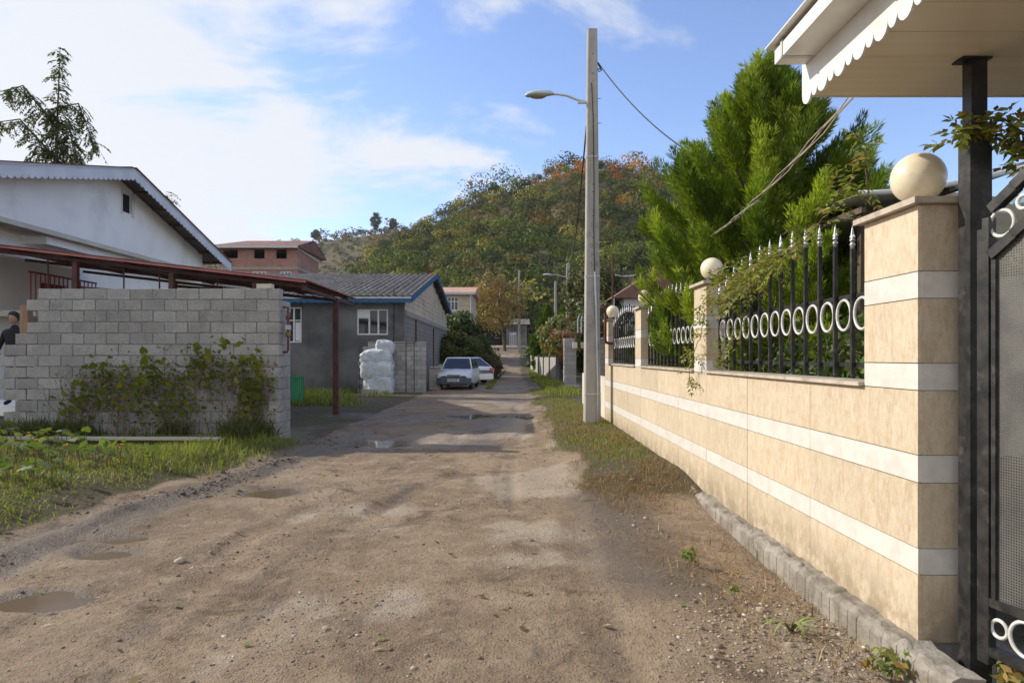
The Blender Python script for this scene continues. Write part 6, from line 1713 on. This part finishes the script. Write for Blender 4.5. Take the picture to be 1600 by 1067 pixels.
def wood(name, label, X, Y, fn, r, per, ls, palf, seed):
    rng = np.random.default_rng(seed); n = len(X); Z = fn(X, Y)
    R_ = r * np.exp(rng.normal(0, .36, n)); C = palf(X, Y, Z, rng)
    # each tree: several lobes of leaf clumps
    lob = 7; LC = rdir(n * lob, rng).reshape(n, lob, 3); LC[..., 2] = np.abs(LC[..., 2]) * .8
    LC = LC * R_[:, None, None] * .62; pl = per // lob
    d = rdir(n * lob * pl, rng).reshape(n, lob, pl, 3); d[..., 2] = d[..., 2] * .8 + .15
    base = np.stack([X, Y, Z + R_ * (.45 + .45 * rng.random(n))], 1)
    P = base[:, None, None, :] + LC[:, :, None, :] + d * R_[:, None, None, None] * (.42 + .07 * rng.random((n, lob, pl, 1)))
    N = unit(d + .16 * rng.normal(size=d.shape)).reshape(-1, 3); P = P.reshape(-1, 3); m = len(P)
    D = unit(np.cross(N, rdir(m, rng)))
    s = ls * (.6 + .8 * rng.random(m)) * np.repeat(R_ / r, lob * pl) ** .6
    V, F = leafquads(P - D * s[:, None] * .5, D, N, s, s * .8, .1)
    lc = (C[:, None, :] * (.65 + .7 * rng.random((n, lob, 1)))).repeat(pl, axis=1).reshape(-1, 3) * (.85 + .3 * rng.random((m, 1)))
    o = npmesh(name, V, F, M['leaf_far'], quadcol(lc), kind='stuff'); tag(o, label, 'trees'); return o
def pal_hill(X, Y, Z, rng):
    n = len(X); P = np.array([(.070, .098, .022), (.105, .130, .027), (.034, .052, .014), (.21, .19, .035), (.13, .10, .04), (.36, .15, .025)])
    patch = fbm(X * .02, Y * .02, 31, 3); hi = sstep(46, 64, Z); left = sstep(-20, -60, X)
    w = np.stack([1.0 + 0 * X, 1.0 + .3 * left, .95 * (1 - .5 * left), .30 + .9 * left + .5 * (patch > .5), .35 + .8 * (patch > .52) + .3 * hi, .05 + 1.25 * hi * sstep(-5, 10, X) + .25 * (patch > .58)], 1)
    w = w / w.sum(1, keepdims=True); k = (rng.random((n, 1)) > np.cumsum(w, 1)).sum(1).clip(0, 5)
    return P[k] * (.65 + .7 * rng.random((n, 1)))
rng = np.random.default_rng(77)
def jitgrid(x0, x1, y0, y1, s):
    gx, gy = np.meshgrid(np.arange(x0, x1, s), np.arange(y0, y1, s)); return gx.ravel() + rng.uniform(-s, s, gx.size) * .6, gy.ravel() + rng.uniform(-s, s, gx.size) * .6
X, Y = jitgrid(-112, 130, 124, 262, 3.55)
k = (np.abs(X) < Y * .95) ; X, Y = X[k], Y[k]
wood('hillside_wood', 'dense autumn woodland covering the hill behind the village', X, Y, hill_z, 2.6, 182, .46, pal_hill, 601)
def pal_far(X, Y, Z, rng):
    P = np.array([(.085, .085, .038), (.12, .095, .05), (.065, .075, .03), (.19, .11, .04)]); return P[rng.integers(0, 4, len(X))] * (.8 + .4 * rng.random((len(X), 1)))
X, Y = jitgrid(-330, 20, 320, 490, 4.6); k = rng.random(len(X)) < (.55 + .65 * sstep(.42, .55, fbm(X * .02, Y * .02, 44, 3))); X, Y = X[k], Y[k]
wood('far_scrub', 'sparse brown scrub on the distant hill to the left', X, Y, far_z, 2.3, 50, .8, pal_far, 602)
X, Y = jitgrid(-60, 70, 119, 130, 2.6)
wood('valley_thicket', 'dark thicket along the foot of the wooded hill', X, Y, hill_z, 2.4, 160, .38, lambda X, Y, Z, r_: np.array([(.06, .07, .025), (.045, .055, .022), (.12, .09, .04), (.09, .10, .03)])[r_.integers(0, 4, len(X))], 603)
def sky_tree(label, x, y, h, r_, seed):
    z = float(far_z(np.array([x]), np.array([y]))[0]); rng = np.random.default_rng(seed); t = thing('ridge_tree', label, 'tree', (x, y, z))
    b = MB(); b.tube((x, y, z - .5), (x, y, z + h * .8), .35, 6, .1); b.build('trunk', M['bark'], t)
    P, N, ci = crown_pts((x, y, z + h * .6), (r_, r_, h * .42), 40, 60, r_ * .4, rng); D = unit(np.cross(N, rdir(len(P), rng)))
    V, F = leafquads(P, D, N, .8, .6); npmesh('crown', V, F, M['leaf_far'], quadcol(pick([(.05, .065, .03), (.07, .08, .035)], len(P))), parent=t)
sky_tree('tall lone tree on the skyline of the distant hill', -94, 470, 15, 3.6, 1)
sky_tree('small round tree on the skyline of the distant hill', -82, 470, 9, 2.6, 2)
sky_tree('leaning bushy tree low on the distant skyline', -135, 470, 8, 3.0, 3)


# thin air between here and the hills
def m_haze():
    m = bpy.data.materials.new('haze'); m.use_nodes = True; nt = m.node_tree; nt.nodes.clear()
    out = nt.nodes.new('ShaderNodeOutputMaterial'); v = nt.nodes.new('ShaderNodeVolumePrincipled')
    v.inputs['Color'].default_value = (.86, .91, 1.0, 1); v.inputs['Density'].default_value = .00013; v.inputs['Anisotropy'].default_value = .3
    nt.links.new(v.outputs[0], out.inputs['Volume']); return m
tag(MB().box(-4200, 4200, -60, 4100, -3.0, 122).build('haze', m_haze(), kind='stuff'), 'thin pale haze in the air before the hills', 'haze')
